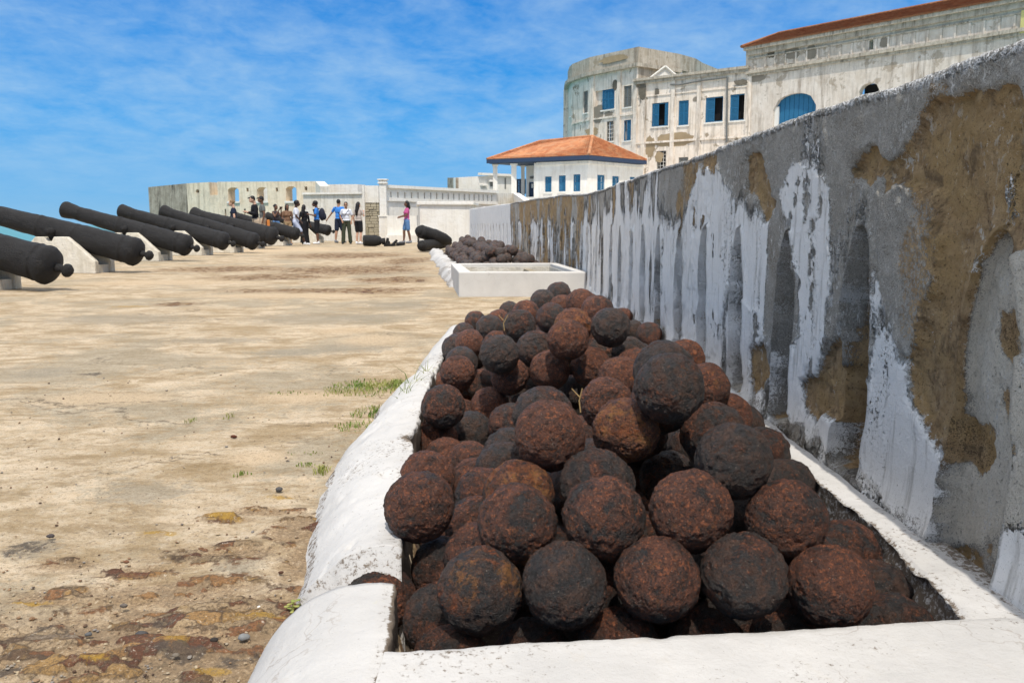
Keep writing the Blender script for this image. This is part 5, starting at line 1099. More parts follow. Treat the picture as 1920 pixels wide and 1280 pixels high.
for h_ in hR: window(pR, h_, house, 'closed')
mb = MB(); pbox(mb, pW, -.02, pW.L + .14, ze - .6, ze - .37, .002, .14); pbox(mb, pR, -.02, pR.L, ze - .6, ze - .37, .002, .14); mb.build('wall_cornice', M['house'], house)
# veranda: recessed wall, door, window, columns
nin = -pF.n; va, vb = pF.pt(uF(962), 0) + nin * 2.4, pF.pt(uw0, 0) + nin * 2.4; pV = Plane(va[:2], vb[:2])
hV = [pV.rect(968.5, 335.5, 979.5, 363), pV.rect(991.5, 341, 1008, 375)]
hV[1] = (hV[1][0], min(hV[1][1], pV.L - .05), zfl + .01, hV[1][3], 0)
facade('veranda_wall', va[:2], vb[:2], ze - .4, ze - .4, 0, hV, M['house'], house, thick=.3); facade('veranda_return', (pF.pt(uw0, 0) + nin * 2.4)[:2], pF.pt(uw0, 0)[:2], ze - .4, ze - .4, 0, [], M['house'], house, thick=.3)
window(pV, hV[0], house, 'closed', 'navy'); mb = MB(); pbox(mb, pV, hV[1][0] + .02, hV[1][1] - .02, zfl + .02, hV[1][3] - .02, -.16, -.08); dr_ = mb.build('door', M['navy'], house)
mb = MB(); u = (hV[1][0] + hV[1][1]) / 2 - .2; pbox(mb, pV, u, u + .16, zfl + .95, zfl + 1.3, -.078, -.05); mb.build('door_plate', M['white'], dr_)
mb = MB(); u, z = pV.hit(1000, 333); pbox(mb, pV, u - .3, u + .3, z - .1, z + .1, .0, .08); mb.build('name_board', M['greyshut'], house)
for x, rr, yy0 in ((928, .19, 0), (956, .15, 2.3), (963, .22, 0)):
    p = pF.pt(uF(x, 330), 0) - pF.n * (yy0 + .05); mb = MB(); mb.box((p.x, p.y, (ze - .36) / 2), (rr * 2, rr * 2, ze - .36)); mb.box((p.x, p.y, ze - .43), (rr * 2.8, rr * 2.8, .12)); mb.build('column', M['house'], house)
mb = MB(); mb.prism([(p.x, p.y) for p in (pF.pt(-.3, 0), pF.pt(uw0, 0), vb, pF.pt(-.3, 0) + nin * 2.4)], .0, zfl); mb.build('veranda_floor', M['house'], house)
mb = MB(); mb.prism([(-1.0, 60), (30, 46), (40, 58), (24, 80), (8, 84), (-3, 76)], -.1, zfl - .25); tag(mb.build('upper_terrace', M['white']), kind='structure')

# ---- low far wall of the court left of the house
w = tag(empty('court_wall', (-2, 80, 0)), 'plain white far wall left of the guard house, grey at its left end', 'wall')
a, b, c = XY(841, 82), XY(856, 80), XY(962, 84); z1 = on_y(856, 333, 80).z; z0 = on_y(841, 333.5, 82).z
facade('end_face', a, b, z0, z1, 0, [], M['ruin_dark'], w, thick=.3); pl = Plane(b, c)
facade('wall_face', b, c, z1, on_y(962, 327, 84).z, 0, [], M['white'], w, thick=.4)
mb = MB()
u, z = pl.hit(896, 328.5); pbox(mb, pl, u, pl.L, z, z + .22, .0, .35); u, z = pl.hit(900, 348.5); pbox(mb, pl, u, u + .7, z, z + .15, 0, .3); u, z = pl.hit(915, 341); pbox(mb, pl, u, u + .5, z, z + .2, 0, .3); mb.build('ledge', M['white'], w)
mb = MB(); u, z = pl.hit(919, 345); pbox(mb, pl, u, u + .35, z - .25, z + .4, .002, .02); u, z = pl.hit(946, 343); pbox(mb, pl, u, u + .18, z - .6, z + .5, .002, .02); mb.build('dark_stain', M['greyshut'], w)

# ---- slotted balustrade wall with gate pier
bal = tag(empty('balustrade_wall', (-3, 41, 0)), 'long white wall with a row of narrow slots and a sloping coping end', 'wall')
P0, P1 = XY(726, 38.0), XY(931, 45.0); pl = Plane(P0, P1); zt = on_y(726, 352.5, 38.0).z
zt1 = on_y(931, 362.5, 45).z
hs_ = []
for i in range(19):
    x = 733 + 13.4 * i * (1 - .012 * i)
    if x > 925: break
    h_ = pl.rect(x - 1.2, 359.5 + i * .35, x + 1.2, 371.5 + i * .33); hs_.append((h_[0], h_[1], h_[2], h_[3], 0))
facade('wall_face', P0, P1, zt, zt1, 0, hs_, M['white'], bal, thick=.22)
mb = MB(); pbox(mb, pl, .8, pl.L, .2, zt - .15, -.75, -.7); mb.build('rear_skin', M['stone'], bal)
mb = MB(); b0 = len(mb.v); c = [(u, o, z) for o, z in ((-.35, 0), (.16, 0), (.16, .13), (-.35, .13)) for u in (0, pl.L)]
q = []
for o_, z_ in ((-.35, .003), (.16, .003), (.16, .14), (-.35, .14)):
    for u, zz0 in ((0, zt), (pl.L, zt1)): q.append(pl.pt(u, zz0 + z_, o_))
mb.face(q[0], q[1], q[3], q[2]); mb.face(q[2], q[3], q[5], q[4]); mb.face(q[4], q[5], q[7], q[6]); mb.face(q[0], q[2], q[4], q[6]); mb.face(q[1], q[7], q[5], q[3]); mb.build('coping', M['white'], bal)
zb_ = pl.hit(780, 374)[1]; zb_1 = pl.hit(900, 378)[1]
mb = MB(); pbox(mb, pl, 0, pl.L, zb_ - .12, zb_ + .04, .002, .09); mb.build('moulding', M['white'], bal)
E2 = XY(962, 46.5); pl2_ = Plane(P1, E2); facade('sloping_end', P1, E2, zt1 - .002, on_y(962, 362.5, 46.5).z, 0, [], M['rubwall'], bal, thick=.3)
E3 = XY(990, 40); facade('stair_wall', E2, E3, on_y(950, 360, 45).z, on_y(986, 383, 41).z, 0, [], M['white'], bal, thick=.35)
pier = tag(empty('gate_pier', (-5.5, 37.7, 0)), 'slender white gate pier with a moulded cap left of the slotted wall', 'pier')
c = on_y(720, 440, 37.6); sc_ = 37.6 / 1536
def pbx(y0, y1, w_, name): z1, z0 = on_y(720, y0, 37.6).z, on_y(720, y1, 37.6).z; MB().box((c.x, c.y, (z0 + z1) / 2), (w_, w_, z1 - z0 - .002)).build(name, M['white'], pier, bevel=.015)
pbx(336, 338.4, .46, 'cap'); pbx(338.4, 341.5, .34, 'cap_neck'); pbx(341.5, 345, .42, 'cap_moulding') ; pbx(345, 404, .31, 'shaft'); pbx(404, 407, .44, 'base_moulding')
MB().box((c.x, c.y, on_y(720, 407, 37.6).z / 2 - .01), (.38, .38, on_y(720, 407, 37.6).z)).build('plinth', M['white'], pier, bevel=.015)
# kiosk block
ki = tag(empty('masonry_block', (-2.5, 36.5, 0)), 'big plain white rectangular block with a thin cornice right of the woman in pink', 'masonry block')
K0, K1 = XY(789, 35.5), XY(885, 35.7); zt = on_y(800, 384.5, 35.5).z
MB().prism([K0, K1, (K1[0] + .15, 37.6), (K0[0] - .3, 37.6)], -.1, zt).build('body', M['white'], ki, bevel=.01)
MB().prism([(K0[0] - .10, K0[1] - .10), (K1[0] + .1, K1[1] - .1), (K1[0] + .25, 37.7), (K0[0] - .4, 37.7)], zt + .003, on_y(800, 378.5, 35.5).z).build('cornice', M['white'], ki, bevel=.02)
# stepped low wall behind the woman in pink
lw = tag(empty('stepped_wall', (-4.8, 37, 0)), 'low white stepped wall between the gate pier and the big white block', 'wall')
z_ = on_y(745, 404.5, 37.2).z; a, b = XY(728, 37.2), XY(786, 37.2)
MB().prism([a, b, (b[0], 37.6), (a[0], 37.6)], -.1, z_).build('body', M['white'], lw)
MB().prism([(a[0], 36.7), (b[0], 36.7), (b[0], 37.19), (a[0], 37.19)], -.1, on_y(745, 441, 37).z).build('step', M['white'], lw)

# ---- rubble panel and patched walls
rp = tag(empty('rubble_panel', (-6.1, 38.5, 0)), 'bare coursed rubble wall panel with a white upper half left of the gate pier', 'wall')
a, b = XY(686.5, 39), XY(714, 39); zm = on_y(700, 380, 39).z; zt = on_y(700, 348, 39).z
MB().prism([a, b, (b[0], 39.5), (a[0], 39.5)], zm + .003, zt).build('upper_half', M['white'], rp)
mb = MB(); random.seed(7)
z = -.05; W_ = b[0] - a[0]
while z < zm - .02:
    h_ = random.uniform(.09, .15); h_ = min(h_, zm - z); x = a[0]
    while x < b[0] - .01:
        w_ = random.uniform(.12, .38); w_ = min(w_, b[0] - x); mb.box((x + w_ / 2, 39.15 + random.uniform(-.02, .03), z + h_ / 2), (w_ - .018, .3, h_ - .018)); x += w_
    z += h_
mb.build('rubble_stone', mat_flat('rubble_stone', (.42, .37, .27), .95, .45, 2.2, bump=.6, dist=.03), rp); MB().prism([(a[0], 39.2), (b[0], 39.2), (b[0], 39.5), (a[0], 39.5)], -.1, zm).build('mortar_backing', M['stone'], rp)
MB().prism([(XY(683, 38.7)[0], 38.8), (XY(687, 38.7)[0], 38.8), (XY(687, 38.7)[0], 39.3), (XY(683, 38.7)[0], 39.3)], -.1, zt).build('edge_strip', M['white'], rp)
pw_ = tag(empty('patched_wall', (-8, 41, 0)), 'patched white wall with grey stains behind the visitors', 'wall')
a, b = XY(575, 41), XY(684, 40); facade('wall_face', a, b, on_y(575, 361, 41).z, on_y(684, 361, 40).z, 0, [], M['rubwall'], pw_, thick=.5)
pl = Plane(a, b); mb = MB(); pbox(mb, pl, 0, pl.L, on_y(630, 364.5, 40.5).z, on_y(630, 361, 40.5).z + .003, 0, .10); mb.build('string_course', M['white'], pw_)
bw_ = tag(empty('upper_wall', (-8, 45, 0)), 'pale plain upper wall standing behind the patched wall', 'wall')
facade('wall_face', XY(600, 45.5), XY(675.5, 44.5), on_y(600, 346, 45.5).z, on_y(675, 345.5, 44.5).z, 0, [], M['white'], bw_, thick=.8)
# ---- ruined bastion
ba = tag(empty('bastion', (-14, 46, 0)), 'ruined yellowish bastion wall with arched openings and mould at its left end', 'bastion')
A0, A1, A2, A3 = XY(291.5, 50), XY(362, 47), XY(404, 46.2), XY(598, 44)
zA = [on_y(291.5, 351, 50).z, on_y(362, 344, 47).z, on_y(404, 341.5, 46.2).z, on_y(598, 340, 44).z]
facade('mouldy_face', A0, A1, zA[0], zA[1], 0, [], M['ruin_dark'], ba, thick=1.1)
pl = Plane(A1, A2); h_ = pl.rect(367, 355, 373.5, 361.5, .1); facade('bastion_face', A1, A2, zA[1], zA[2], 0, [h_], M['ruin'], ba, thick=1.1); mb = MB(); pbox(mb, pl, h_[0] - .05, h_[1] + .05, h_[2] - .05, h_[3] + .05, -.5, -.45); mb.build('dark_hole', M['dark'], ba)
B2 = XY(418.5, 46); pl = Plane(A2, B2); zg = on_y(411, 365.5, 46).z; facade('embrasure_sill', A2, B2, zg, zg, 0, [], M['ruin'], ba, thick=1.1)
mb = MB(); pbox(mb, pl, 0, pl.L, zg + .003, on_y(411, 346, 46).z, -1.1, -.85); mb.build('embrasure_infill', M['white'], ba)
pl = Plane(B2, A3); H3 = []
for x0, x1, y0, y1 in ((427.5, 448, 351.5, 377.5), (482, 501.5, 351, 377), (536, 556, 349.5, 377)):
    r_ = pl.rect(x0, y0, x1, y1); H3.append((r_[0], r_[1], r_[2], r_[3], .13))
small = [pl.rect(462, 352.5, 466, 359.5), pl.rect(517, 352, 521, 359.5), pl.rect(571, 350, 576, 357)]
slots = [pl.rect(407.5 + 14, 392, 410 + 14, 405), pl.rect(457.5, 392, 460, 405)]
facade('arcaded_face', B2, A3, on_y(418.5, 341, 46).z, zA[3], 0, H3 + [s_[:4] + (0,) for s_ in small + slots], M['ruin'], ba, thick=.62)
mb = MB()
for s_ in small + slots: pbox(mb, pl, s_[0] - .03, s_[1] + .03, s_[2] - .03, s_[3] + .03, -.55, -.5)
mb.build('dark_hole', M['dark'], ba)
for i, h_ in enumerate(H3):
    if i != 1: mb = MB(); pbox(mb, pl, h_[0] - .02 - .8, h_[1] + .3, h_[2] - .5, h_[3] + .1, -3.4, -3.1); mb.build('arch_infill', M['white'], ba)
mb = MB()
for h_ in H3: pbox(mb, pl, h_[0] - .05, h_[1] + .05, h_[2] - .10, h_[2] - .003, 0.002, .08)
mb.build('arch_sill', M['white'], ba)
A4 = XY(606.5, 43.3); facade('corner_buttress', A3, A4, zA[3], on_y(606.5, 349, 43.3).z, 0, [], M['rubwall'], ba, thick=.5)
# ================================================================ PEOPLE
def cloth(name, col, var=.12, rough=.85): return mat_flat(name, col, rough, var, 25, .2, .3, .004)
SK = {'light': mat_flat('light_skin', (.55, .33, .23), .55, .06, 20), 'tan': mat_flat('tan_skin', (.36, .20, .125), .55, .06, 20), 'brown': mat_flat('brown_skin', (.15, .075, .045), .5, .06, 20), 'dark': mat_flat('dark_skin', (.075, .038, .024), .5, .06, 20)}
HR = {'black': mat_flat('black_hair', (.012, .010, .010), .55, .3, 60), 'brown': mat_flat('light_brown_hair', (.20, .12, .06), .6, .3, 60)}
def solid(mb, name, mat, parent, voxel=.010, smooth_it=3):
    me = mb.mesh(name); o = bpy.data.objects.new(name, me); COL.objects.link(o)
    m = o.modifiers.new('r', 'REMESH'); m.mode = 'VOXEL'; m.voxel_size = voxel; m.use_smooth_shade = True
    s = o.modifiers.new('s', 'SMOOTH'); s.iterations = smooth_it; s.factor = .5
    dg = bpy.context.evaluated_depsgraph_get(); ev = o.evaluated_get(dg); m2 = bpy.data.meshes.new_from_object(ev); m2.name = name
    o.modifiers.clear(); o.data = m2; bpy.data.meshes.remove(me); m2.materials.clear(); m2.materials.append(mat); o.parent = parent; return o
def person(px, Y, h, ang, label, skin, hair, hairlen, top, sleeve, bottom, bkind, blen, legs, arms, shoes, female=False, lean=0, head_tilt=0, extra=None, group='visitors standing by the cannons'):
    """legs/arms: (left, right) seen from the camera when facing it. local frame: person faces -Y, +X = viewer's right"""
    g = on_y(px, 440, Y); root = empty('person', (g.x, g.y, 0), R(ang)); k = h / 1.75; root.scale = (k, k, k); tag(root, label, 'person', group)
    V = Vector
    lx = lean
    def T(z): return V((0, -lx * max(0, z - .9), z))
    b = MB(); hc = T(1.63) + V((0, -.015 - head_tilt * .04, -head_tilt * .015))
    b.ellip(hc, (.073, .092, .112)); b.ellip(hc + V((0, -.045, -.045)), (.050, .052, .062)); b.capsule(T(1.40) + V((0, .015, 0)), T(1.57), .056, .052)
    nz = hc + V((0, -.088, -.022)); b.capsule(nz + V((0, .01, .03)), nz + V((0, -.012, -.012)), .010, .015, 8, 3)
    for s in (-1, 1): b.ellip(hc + V((s * .074, .008, -.018)), (.012, .020, .032), 8, 5); b.ellip(hc + V((s * .03, -.079, -.075 + .005)), (.018, .014, .009), 8, 5)
    sh = .165 if female else .19; hip = .165 if female else .15; wst = .118 if female else .135
    b.ellip(T(1.29), (sh - .02, .10, .19)); b.ellip(T(1.10), (wst, .088, .17)); b.ellip(T(.95), (hip, .108, .13)); b.capsule(T(1.405) + V((-sh + .02, 0, 0)), T(1.405) + V((sh - .02, 0, 0)), .052, .052)
    if female:
        for s in (-1, 1): b.ellip(T(1.27) + V((s * .065, -.07, 0)), (.062, .055, .06))
    tp = MB(); e = .014
    tp.ellip(T(1.29), (sh - .02 + e, .10 + e, .185)); tp.ellip(T(1.10), (wst + e + .01, .088 + e + .01, .17)); tp.ellip(T(.98), (hip + e, .108 + e, .09)); tp.capsule(T(1.40) + V((-sh + .02, 0, 0)), T(1.40) + V((sh - .02, 0, 0)), .058, .058)
    if female:
        for s in (-1, 1): tp.ellip(T(1.27) + V((s * .065, -.07, 0)), (.070, .064, .068))
    for s, (el, wr) in zip((-1, 1), arms):
        S0 = T(1.395) + V((s * sh, 0, 0)); el = T(0) + V(el) + V((0, -lx * (el[2] - .9), 0)); wr = V(wr) + V((0, -lx * (wr[2] - .9), 0))
        b.capsule(S0, el, .047, .038); b.capsule(el, wr, .038, .026)
        d = (wr - el).normalized(); pm = wr + d * .045; side = d.cross(V((0, 0, 1)) if abs(d.z) < .9 else V((0, 1, 0))).normalized(); up_ = side.cross(d).normalized()
        b.capsule(wr + d * .015, pm + d * .02, .026, .030, 10, 3)
        for i, (o_, ln) in enumerate(((-.026, .055), (-.009, .065), (.009, .061), (.026, .048))):
            q0 = pm + side * o_ + d * .025; q1 = q0 + d * ln * .55 - up_ * .006; q2 = q1 + d * ln * .45 - up_ * .018
            b.capsule(q0, q1, .0105, .0100, 8, 2); b.capsule(q1, q2, .0100, .0085, 8, 2)
        b.capsule(wr + d * .03 - side * .02, pm - side * .055 + d * .03 - up_ * .01, .012, .010, 8, 2)
        if sleeve > 0:
            if sleeve <= 1: tp.capsule(S0, S0.lerp(el, sleeve), .060, .058)
            else: tp.capsule(S0, el, .058, .052); tp.capsule(el, el.lerp(wr, sleeve - 1), .052, .040)
    bt = MB(); sm = MB()
    for s, (kn, an, toe) in zip((-1, 1), legs):
        H0 = V((s * .085, .005, .90)); kn, an, toe = V(kn), V(an), V(toe)
        b.capsule(H0, kn, .086 if female else .082, .056); b.capsule(kn, kn.lerp(an, .35) + V((0, .012, 0)), .055, .056); b.capsule(kn.lerp(an, .35) + V((0, .012, 0)), an, .056, .036); b.capsule(an, toe, .036, .030)
        sm.capsule(an + V((0, .025, -.025)), toe + V((0, 0, .005)), .046, .042, flat=1); sm.capsule(an + V((0, .02, -.0)), an + V((0, .01, .02)), .046, .044)
        if bkind == 'trousers': f_ = .085 if blen > 1.5 else .066; bt.capsule(H0, kn, .104, .078); bt.capsule(kn, kn.lerp(an, .93), .078, f_)
        if bkind == 'shorts': bt.capsule(H0, H0.lerp(kn, blen), .106, .092)
    bt.ellip(T(.96), (hip + .018, .124, .125))
    if bkind in ('skirt', 'dress'):
        zt_ = 1.02; zb__ = blen; pr = [(0, .01), (0, hip), (zt_ - .92, hip + .022), (zt_ - .75 if zb__ < .75 else .2, hip + .035)] if zb__ > .3 else [(0, .01), (0, hip), (.12, hip + .02), (.5, .17), (zt_ - zb__, .20)]
        pr = [p for p in pr if p[0] < zt_ - zb__] + [(zt_ - zb__, (hip + .045) if zb__ > .3 else .21), (zt_ - zb__, .01)]
        bt.lathe(pr, (0, 0, zt_), (0, 0, -1), 22)
    body = solid(b, 'body', SK[skin], root)
    if bkind == 'dress' : tpm = top
    o = solid(tp, 'shirt' if bkind != 'dress' else 'bodice', top, root, .012)
    solid(bt, {'trousers': 'trousers', 'shorts': 'shorts', 'skirt': 'skirt', 'dress': 'dress_skirt'}[bkind], bottom, root, .012)
    # keep feet above the soles
    solid(sm, 'shoes', shoes, root, .010)
    hb = MB(); hb.ellip(hc + V((0, .018, .028)), (.083, .092, .105))
    if hairlen == 'bun': hb.ellip(hc + V((0, .10, .05)), (.045, .045, .045))
    if hairlen == 'long': hb.capsule(hc + V((0, .05, 0)), T(1.38) + V((0, .10, 0)), .085, .080); hb.capsule(T(1.38) + V((0, .10, 0)), T(1.22) + V((0, .11, 0)), .08, .045)
    if hairlen == 'mid': hb.capsule(hc + V((0, .04, 0)), T(1.47) + V((0, .07, 0)), .092, .085)
    if hairlen == 'afro': hb.ellip(hc + V((0, .03, .035)), (.105, .11, .105))
    if hairlen == 'cap': hb.capsule(hc + V((0, -.06, .055)), hc + V((0, -.135, .04)), .03, .02)
    solid(hb, 'hair' if hairlen != 'cap' else 'hair_and_cap', hair, root, .012)
    # eyes set in the face
    for s in (-1, 1):
        mb = MB(); mb.ellip(hc + V((s * .030, -.083, .002)), (.011, .009, .007), 8, 5); link('eye', mb.mesh('eye'), M['dark'], root)
    mb = MB(); mb.capsule(hc + V((-.020, -.090, -.065)), hc + V((.020, -.090, -.065)), .006, .006, 8, 2); link('mouth', mb.mesh('mouth'), SK['brown'] if skin == 'dark' else mat_mouth, root)
    if extra: extra(root, T, hc)
    return root
mat_mouth = mat_flat('lips', (.30, .10, .08), .5)
black = cloth('black_cloth', (.014, .014, .017)); navyc = cloth('navy_cloth', (.018, .024, .045)); bluec = cloth('bright_blue_cloth', (.05, .22, .62)); whitec = cloth('white_cloth', (.68, .70, .76)); khaki = cloth('khaki_cloth', (.48, .37, .26))
greyc = cloth('grey_cloth', (.13, .135, .13)); denim = cloth('denim', (.10, .20, .38), .25); browncl = cloth('brown_cloth', (.20, .115, .07)); tanc = cloth('tan_cloth', (.42, .29, .16)); olive = cloth('olive_cloth', (.050, .058, .036)); pink = cloth('pink_cloth', (.50, .10, .25)); beige = cloth('beige_cloth', (.44, .38, .34))
shw = cloth('white_shoe', (.72, .72, .72)); shb = cloth('dark_shoe', (.03, .035, .04)); shg = cloth('grey_shoe', (.20, .21, .23)); lightshort = cloth('pale_grey_cloth', (.46, .50, .62)); orangec = cloth('orange_cloth', (.55, .20, .05))
ST = (((-.095, -.02, .50), (-.10, .02, .085), (-.115, -.15, .045)), ((.095, -.02, .50), (.10, .02, .085), (.115, -.15, .045)))
WALK = (((-.09, -.20, .52), (-.09, -.34, .095), (-.10, -.50, .05)), ((.09, .05, .50), (.09, .36, .13), (.10, .22, .045)))
STEP = (((-.09, -.10, .51), (-.09, -.12, .09), (-.10, -.28, .045)), ((.10, .04, .50), (.11, .12, .09), (.12, -.04, .045)))
dn = lambda s: ((s * .24, .03, 1.12), (s * .26, -.04, .87))
PH = (((-.21, -.05, 1.14), (-.08, -.28, 1.20)), ((.21, -.05, 1.14), (.06, -.28, 1.20)))
UPC = (((-.20, -.14, 1.22), (-.05, -.27, 1.52)), ((.20, -.14, 1.22), (.05, -.27, 1.52)))
def handbag(root, T, hc): mb = MB(); mb.box((.10, .17, .80), (.22, .10, .26)); o = link('bag', mb.mesh('bag'), orangec, None); o.parent = root; m = o.modifiers.new('b', 'BEVEL'); m.width = .03; m.segments = 3
def phone(root, T, hc): mb = MB(); mb.box((0, -.345, 1.235), (.075, .02, .15)); link('phone', mb.mesh('phone'), M['dark'], root)
def camera_(root, T, hc): mb = MB(); mb.box((0, -.33, 1.60), (.15, .02, .08)); link('phone', mb.mesh('phone'), M['dark'], root)
def backpack(root, T, hc):
    mb = MB(); mb.ellip((0, .21, 1.20), (.165, .13, .26)); mb.ellip((0, .30, 1.12), (.12, .08, .15)); solid(mb, 'backpack', cloth('dark_backpack', (.022, .024, .04)), root, .014)
    for s in (-1, 1): mb = MB(); mb.capsule((s * .11, .10, 1.43), (s * .12, -.11, 1.38), .022, .022); mb.capsule((s * .12, -.12, 1.38), (s * .13, -.06, 1.10), .022, .022); link('strap', mb.mesh('strap'), navyc, root, True)
def sling(root, T, hc): mb = MB(); mb.capsule((.12, -.05, 1.44), (-.13, -.125, 1.10), .014, .014); mb.capsule((.12, .05, 1.44), (-.13, .12, 1.10), .016, .016); mb.ellip((-.14, .13, 1.05), (.05, .05, .06)); link('sling_bag', mb.mesh('sling_bag'), navyc, root, True)
def sungl(root, T, hc):
    mb = MB()
    for s in (-1, 1): mb.ellip(hc + Vector((s * .030, -.092, .002)), (.024, .010, .018), 10, 6)
    link('sunglasses', mb.mesh('sunglasses'), M['dark'], root); mb = MB(); mb.capsule((.12, -.09, 1.43), (-.10, -.15, 1.10), .010, .010); link('strap', mb.mesh('strap'), navyc, root)
person(440.5, 29.4, 1.66, -75, 'woman in a navy tee with pinned up light brown hair, seen behind the sixth cannon', 'light', HR['brown'], 'bun', navyc, .5, whitec, 'shorts', .6, ST, (dn(-1), dn(1)), shw, True, .03, 1.0)
person(481, 28.2, 1.76, -58, 'man in a black sweater and khaki shorts looking at his phone', 'light', HR['black'], 'cap', black, 1.75, khaki, 'shorts', .85, STEP, PH, shb, False, .06, 1.0, phone)
person(494, 29.9, 1.80, -70, 'man in a grey tee with an orange bag right behind the man in black', 'brown', HR['black'], 'cap', greyc, .5, khaki, 'shorts', .8, ST, (dn(-1), ((.25, .05, 1.13), (.24, -.02, .9))), shb, False, .02, .3, handbag)
person(518, 32.6, 1.58, 62, 'woman in a denim skirt holding a phone up to photograph', 'brown', HR['black'], 'bun', cloth('dark_print_cloth', (.05, .04, .045), .5), 0, denim, 'skirt', .56, ST, UPC, shb, True, .02, 0, camera_)
person(540, 33.2, 1.60, 30, 'woman in a brown top and tan trousers behind the walking visitor', 'brown', HR['black'], 'mid', browncl, .6, tanc, 'trousers', 1, ST, (((-.23, -.02, 1.14), (-.20, -.20, 1.10)), dn(1)), cloth('tan_shoe', (.35, .2, .12)), True)
person(555.5, 31.4, 1.70, 96, 'person in a white tee and pale shorts walking with a long stride, white shoes', 'dark', HR['black'], 'afro', whitec, .65, lightshort, 'shorts', .85, WALK, (((-.23, -.05, 1.13), (-.22, -.22, .93)), ((.24, .10, 1.13), (.25, .08, .88))), shw, False, .06, .6)
person(571.5, 33.4, 1.58, 160, 'woman in a long black dress with long black hair seen from behind', 'brown', HR['black'], 'long', black, 1.6, black, 'dress', .08, ST, (dn(-1), dn(1)), shb, True)
person(595, 33.2, 1.74, -80, 'person in a blue tee with a dark backpack and black shorts looking down', 'brown', HR['black'], 'afro', bluec, .6, black, 'shorts', .95, ST, PH, shw, False, .02, 1.0, backpack)
person(636.5, 35.6, 1.86, 160, 'man in a bright blue tee with one arm stretched out, seen from behind', 'tan', HR['black'], 'short', bluec, .6, navyc, 'shorts', .85, STEP, (dn(-1), ((.36, -.04, 1.20), (.56, -.06, .98))), shg, False, 0, 0, sling)
person(650, 33.8, 1.70, 5, 'woman in a white tee, sunglasses and wide olive trousers facing the camera', 'tan', HR['black'], 'short', whitec, .6, olive, 'trousers', 2, (((-.12, -.02, .50), (-.15, .0, .085), (-.17, -.16, .045)), ((.12, .0, .50), (.15, .03, .085), (.17, -.13, .045))), (((-.25, .06, 1.15), (-.17, -.08, .98)), ((.25, .05, 1.13), (.22, -.10, .93))), shb, True, 0, 0, sungl)
person(673, 33.0, 1.68, 150, 'woman in a beige tee and black shorts with long dark hair, white shoes', 'light', HR['black'], 'long', beige, .6, black, 'shorts', .80, ST, (((-.24, -.05, 1.18), (-.10, -.22, 1.35)), dn(1)), shw, True)
person(763, 35.0, 1.78, -72, 'woman in a pink tee and denim shorts standing alone by the big white block', 'brown', HR['black'], 'mid', pink, .55, denim, 'shorts', .75, STEP, (((-.20, -.06, 1.15), (-.08, -.28, 1.10)), ((.20, -.06, 1.15), (.08, -.28, 1.08))), shg, True, -.03, 0, group='visitors standing by the cannons')

# ================================================================ PLANTS AND LOOSE STONES
gm = NT('grass_blade'); v = gm.vec('World'); gcol = gm.mix(gm.ramp(gm.noise(v, 9, 3), (.42, 0), (.58, 1)), (0.13, 0.20, 0.035), (0.30, 0.30, 0.09)); M['grass'] = gm.done(gcol, .7, None, .25)
def blades(mb, c, r, n, hmin, hmax, spread=.5):
    for _ in range(n):
        a = random.uniform(0, 6.28); q = random.random() ** .75 * 1.25; x, y = c[0] + math.cos(a) * q * r[0], c[1] + math.sin(a) * q * r[1]; z = c[2]
        hh = random.uniform(hmin, hmax) * (1.2 - q * .6); w = random.uniform(.0012, .0028); dx, dy = random.uniform(-1, 1) * spread * hh, random.uniform(-1, 1) * spread * hh; t = random.uniform(0, 3.14); wx, wy = math.cos(t) * w, math.sin(t) * w
        p = [(x, y, z - .004), (x + dx * .3, y + dy * .3, z + hh * .6), (x + dx, y + dy, z + hh)]
        mb.face((p[0][0] - wx, p[0][1] - wy, p[0][2]), (p[0][0] + wx, p[0][1] + wy, p[0][2]), (p[1][0] + wx * .8, p[1][1] + wy * .8, p[1][2]), (p[1][0] - wx * .8, p[1][1] - wy * .8, p[1][2]))
        mb.face((p[1][0] - wx * .8, p[1][1] - wy * .8, p[1][2]), (p[1][0] + wx * .8, p[1][1] + wy * .8, p[1][2]), p[2])
random.seed(12); mb = MB()
for px, py, rx, ry, n, h0, h1 in ((690, 726, 66, 13, 620, .007, .022), (740, 722, 26, 8, 200, .012, .03), (705, 776, 40, 14, 240, .008, .028), (668, 800, 40, 8, 90, .008, .02), (640, 735, 40, 6, 60, .006, .015), (602, 884, 12, 8, 60, .01, .03), (572, 872, 14, 4, 30, .006, .015), (452, 888, 16, 4, 20, .005, .012), (430, 780, 8, 4, 16, .008, .02), (360, 788, 12, 4, 16, .006, .014), (545, 736, 40, 3, 30, .005, .012), (570, 850, 30, 4, 20, .005, .012), (715, 808, 14, 8, 80, .01, .03), (735, 760, 12, 10, 100, .01, .04)):
    c = on_z(px, py, .004); e = on_z(px + rx, py, .004); f = on_z(px, py - ry, .004); g = on_z(px, py + ry, .004); blades(mb, (c.x, (f.y + g.y) / 2, .004), (abs(e.x - c.x), abs(f.y - g.y) / 2), n, h0, h1, .9)
tag(mb.build('grass', M['grass']), 'short green grass growing on the terrace beside the white curb', 'grass', kind='stuff')
mb = MB()
for px, py, n in ((775, 728, 16), (800, 712, 10), (762, 742, 9)):
    c = on_z(px, py, .10); blades(mb, (c.x, c.y, .085), (.03, .06), n * 2, .05, .125, .9)
o = tag(mb.build('grass_tuft', M['grass']), 'tuft of long green blades leaning over the notch in the white curb', 'grass tuft')
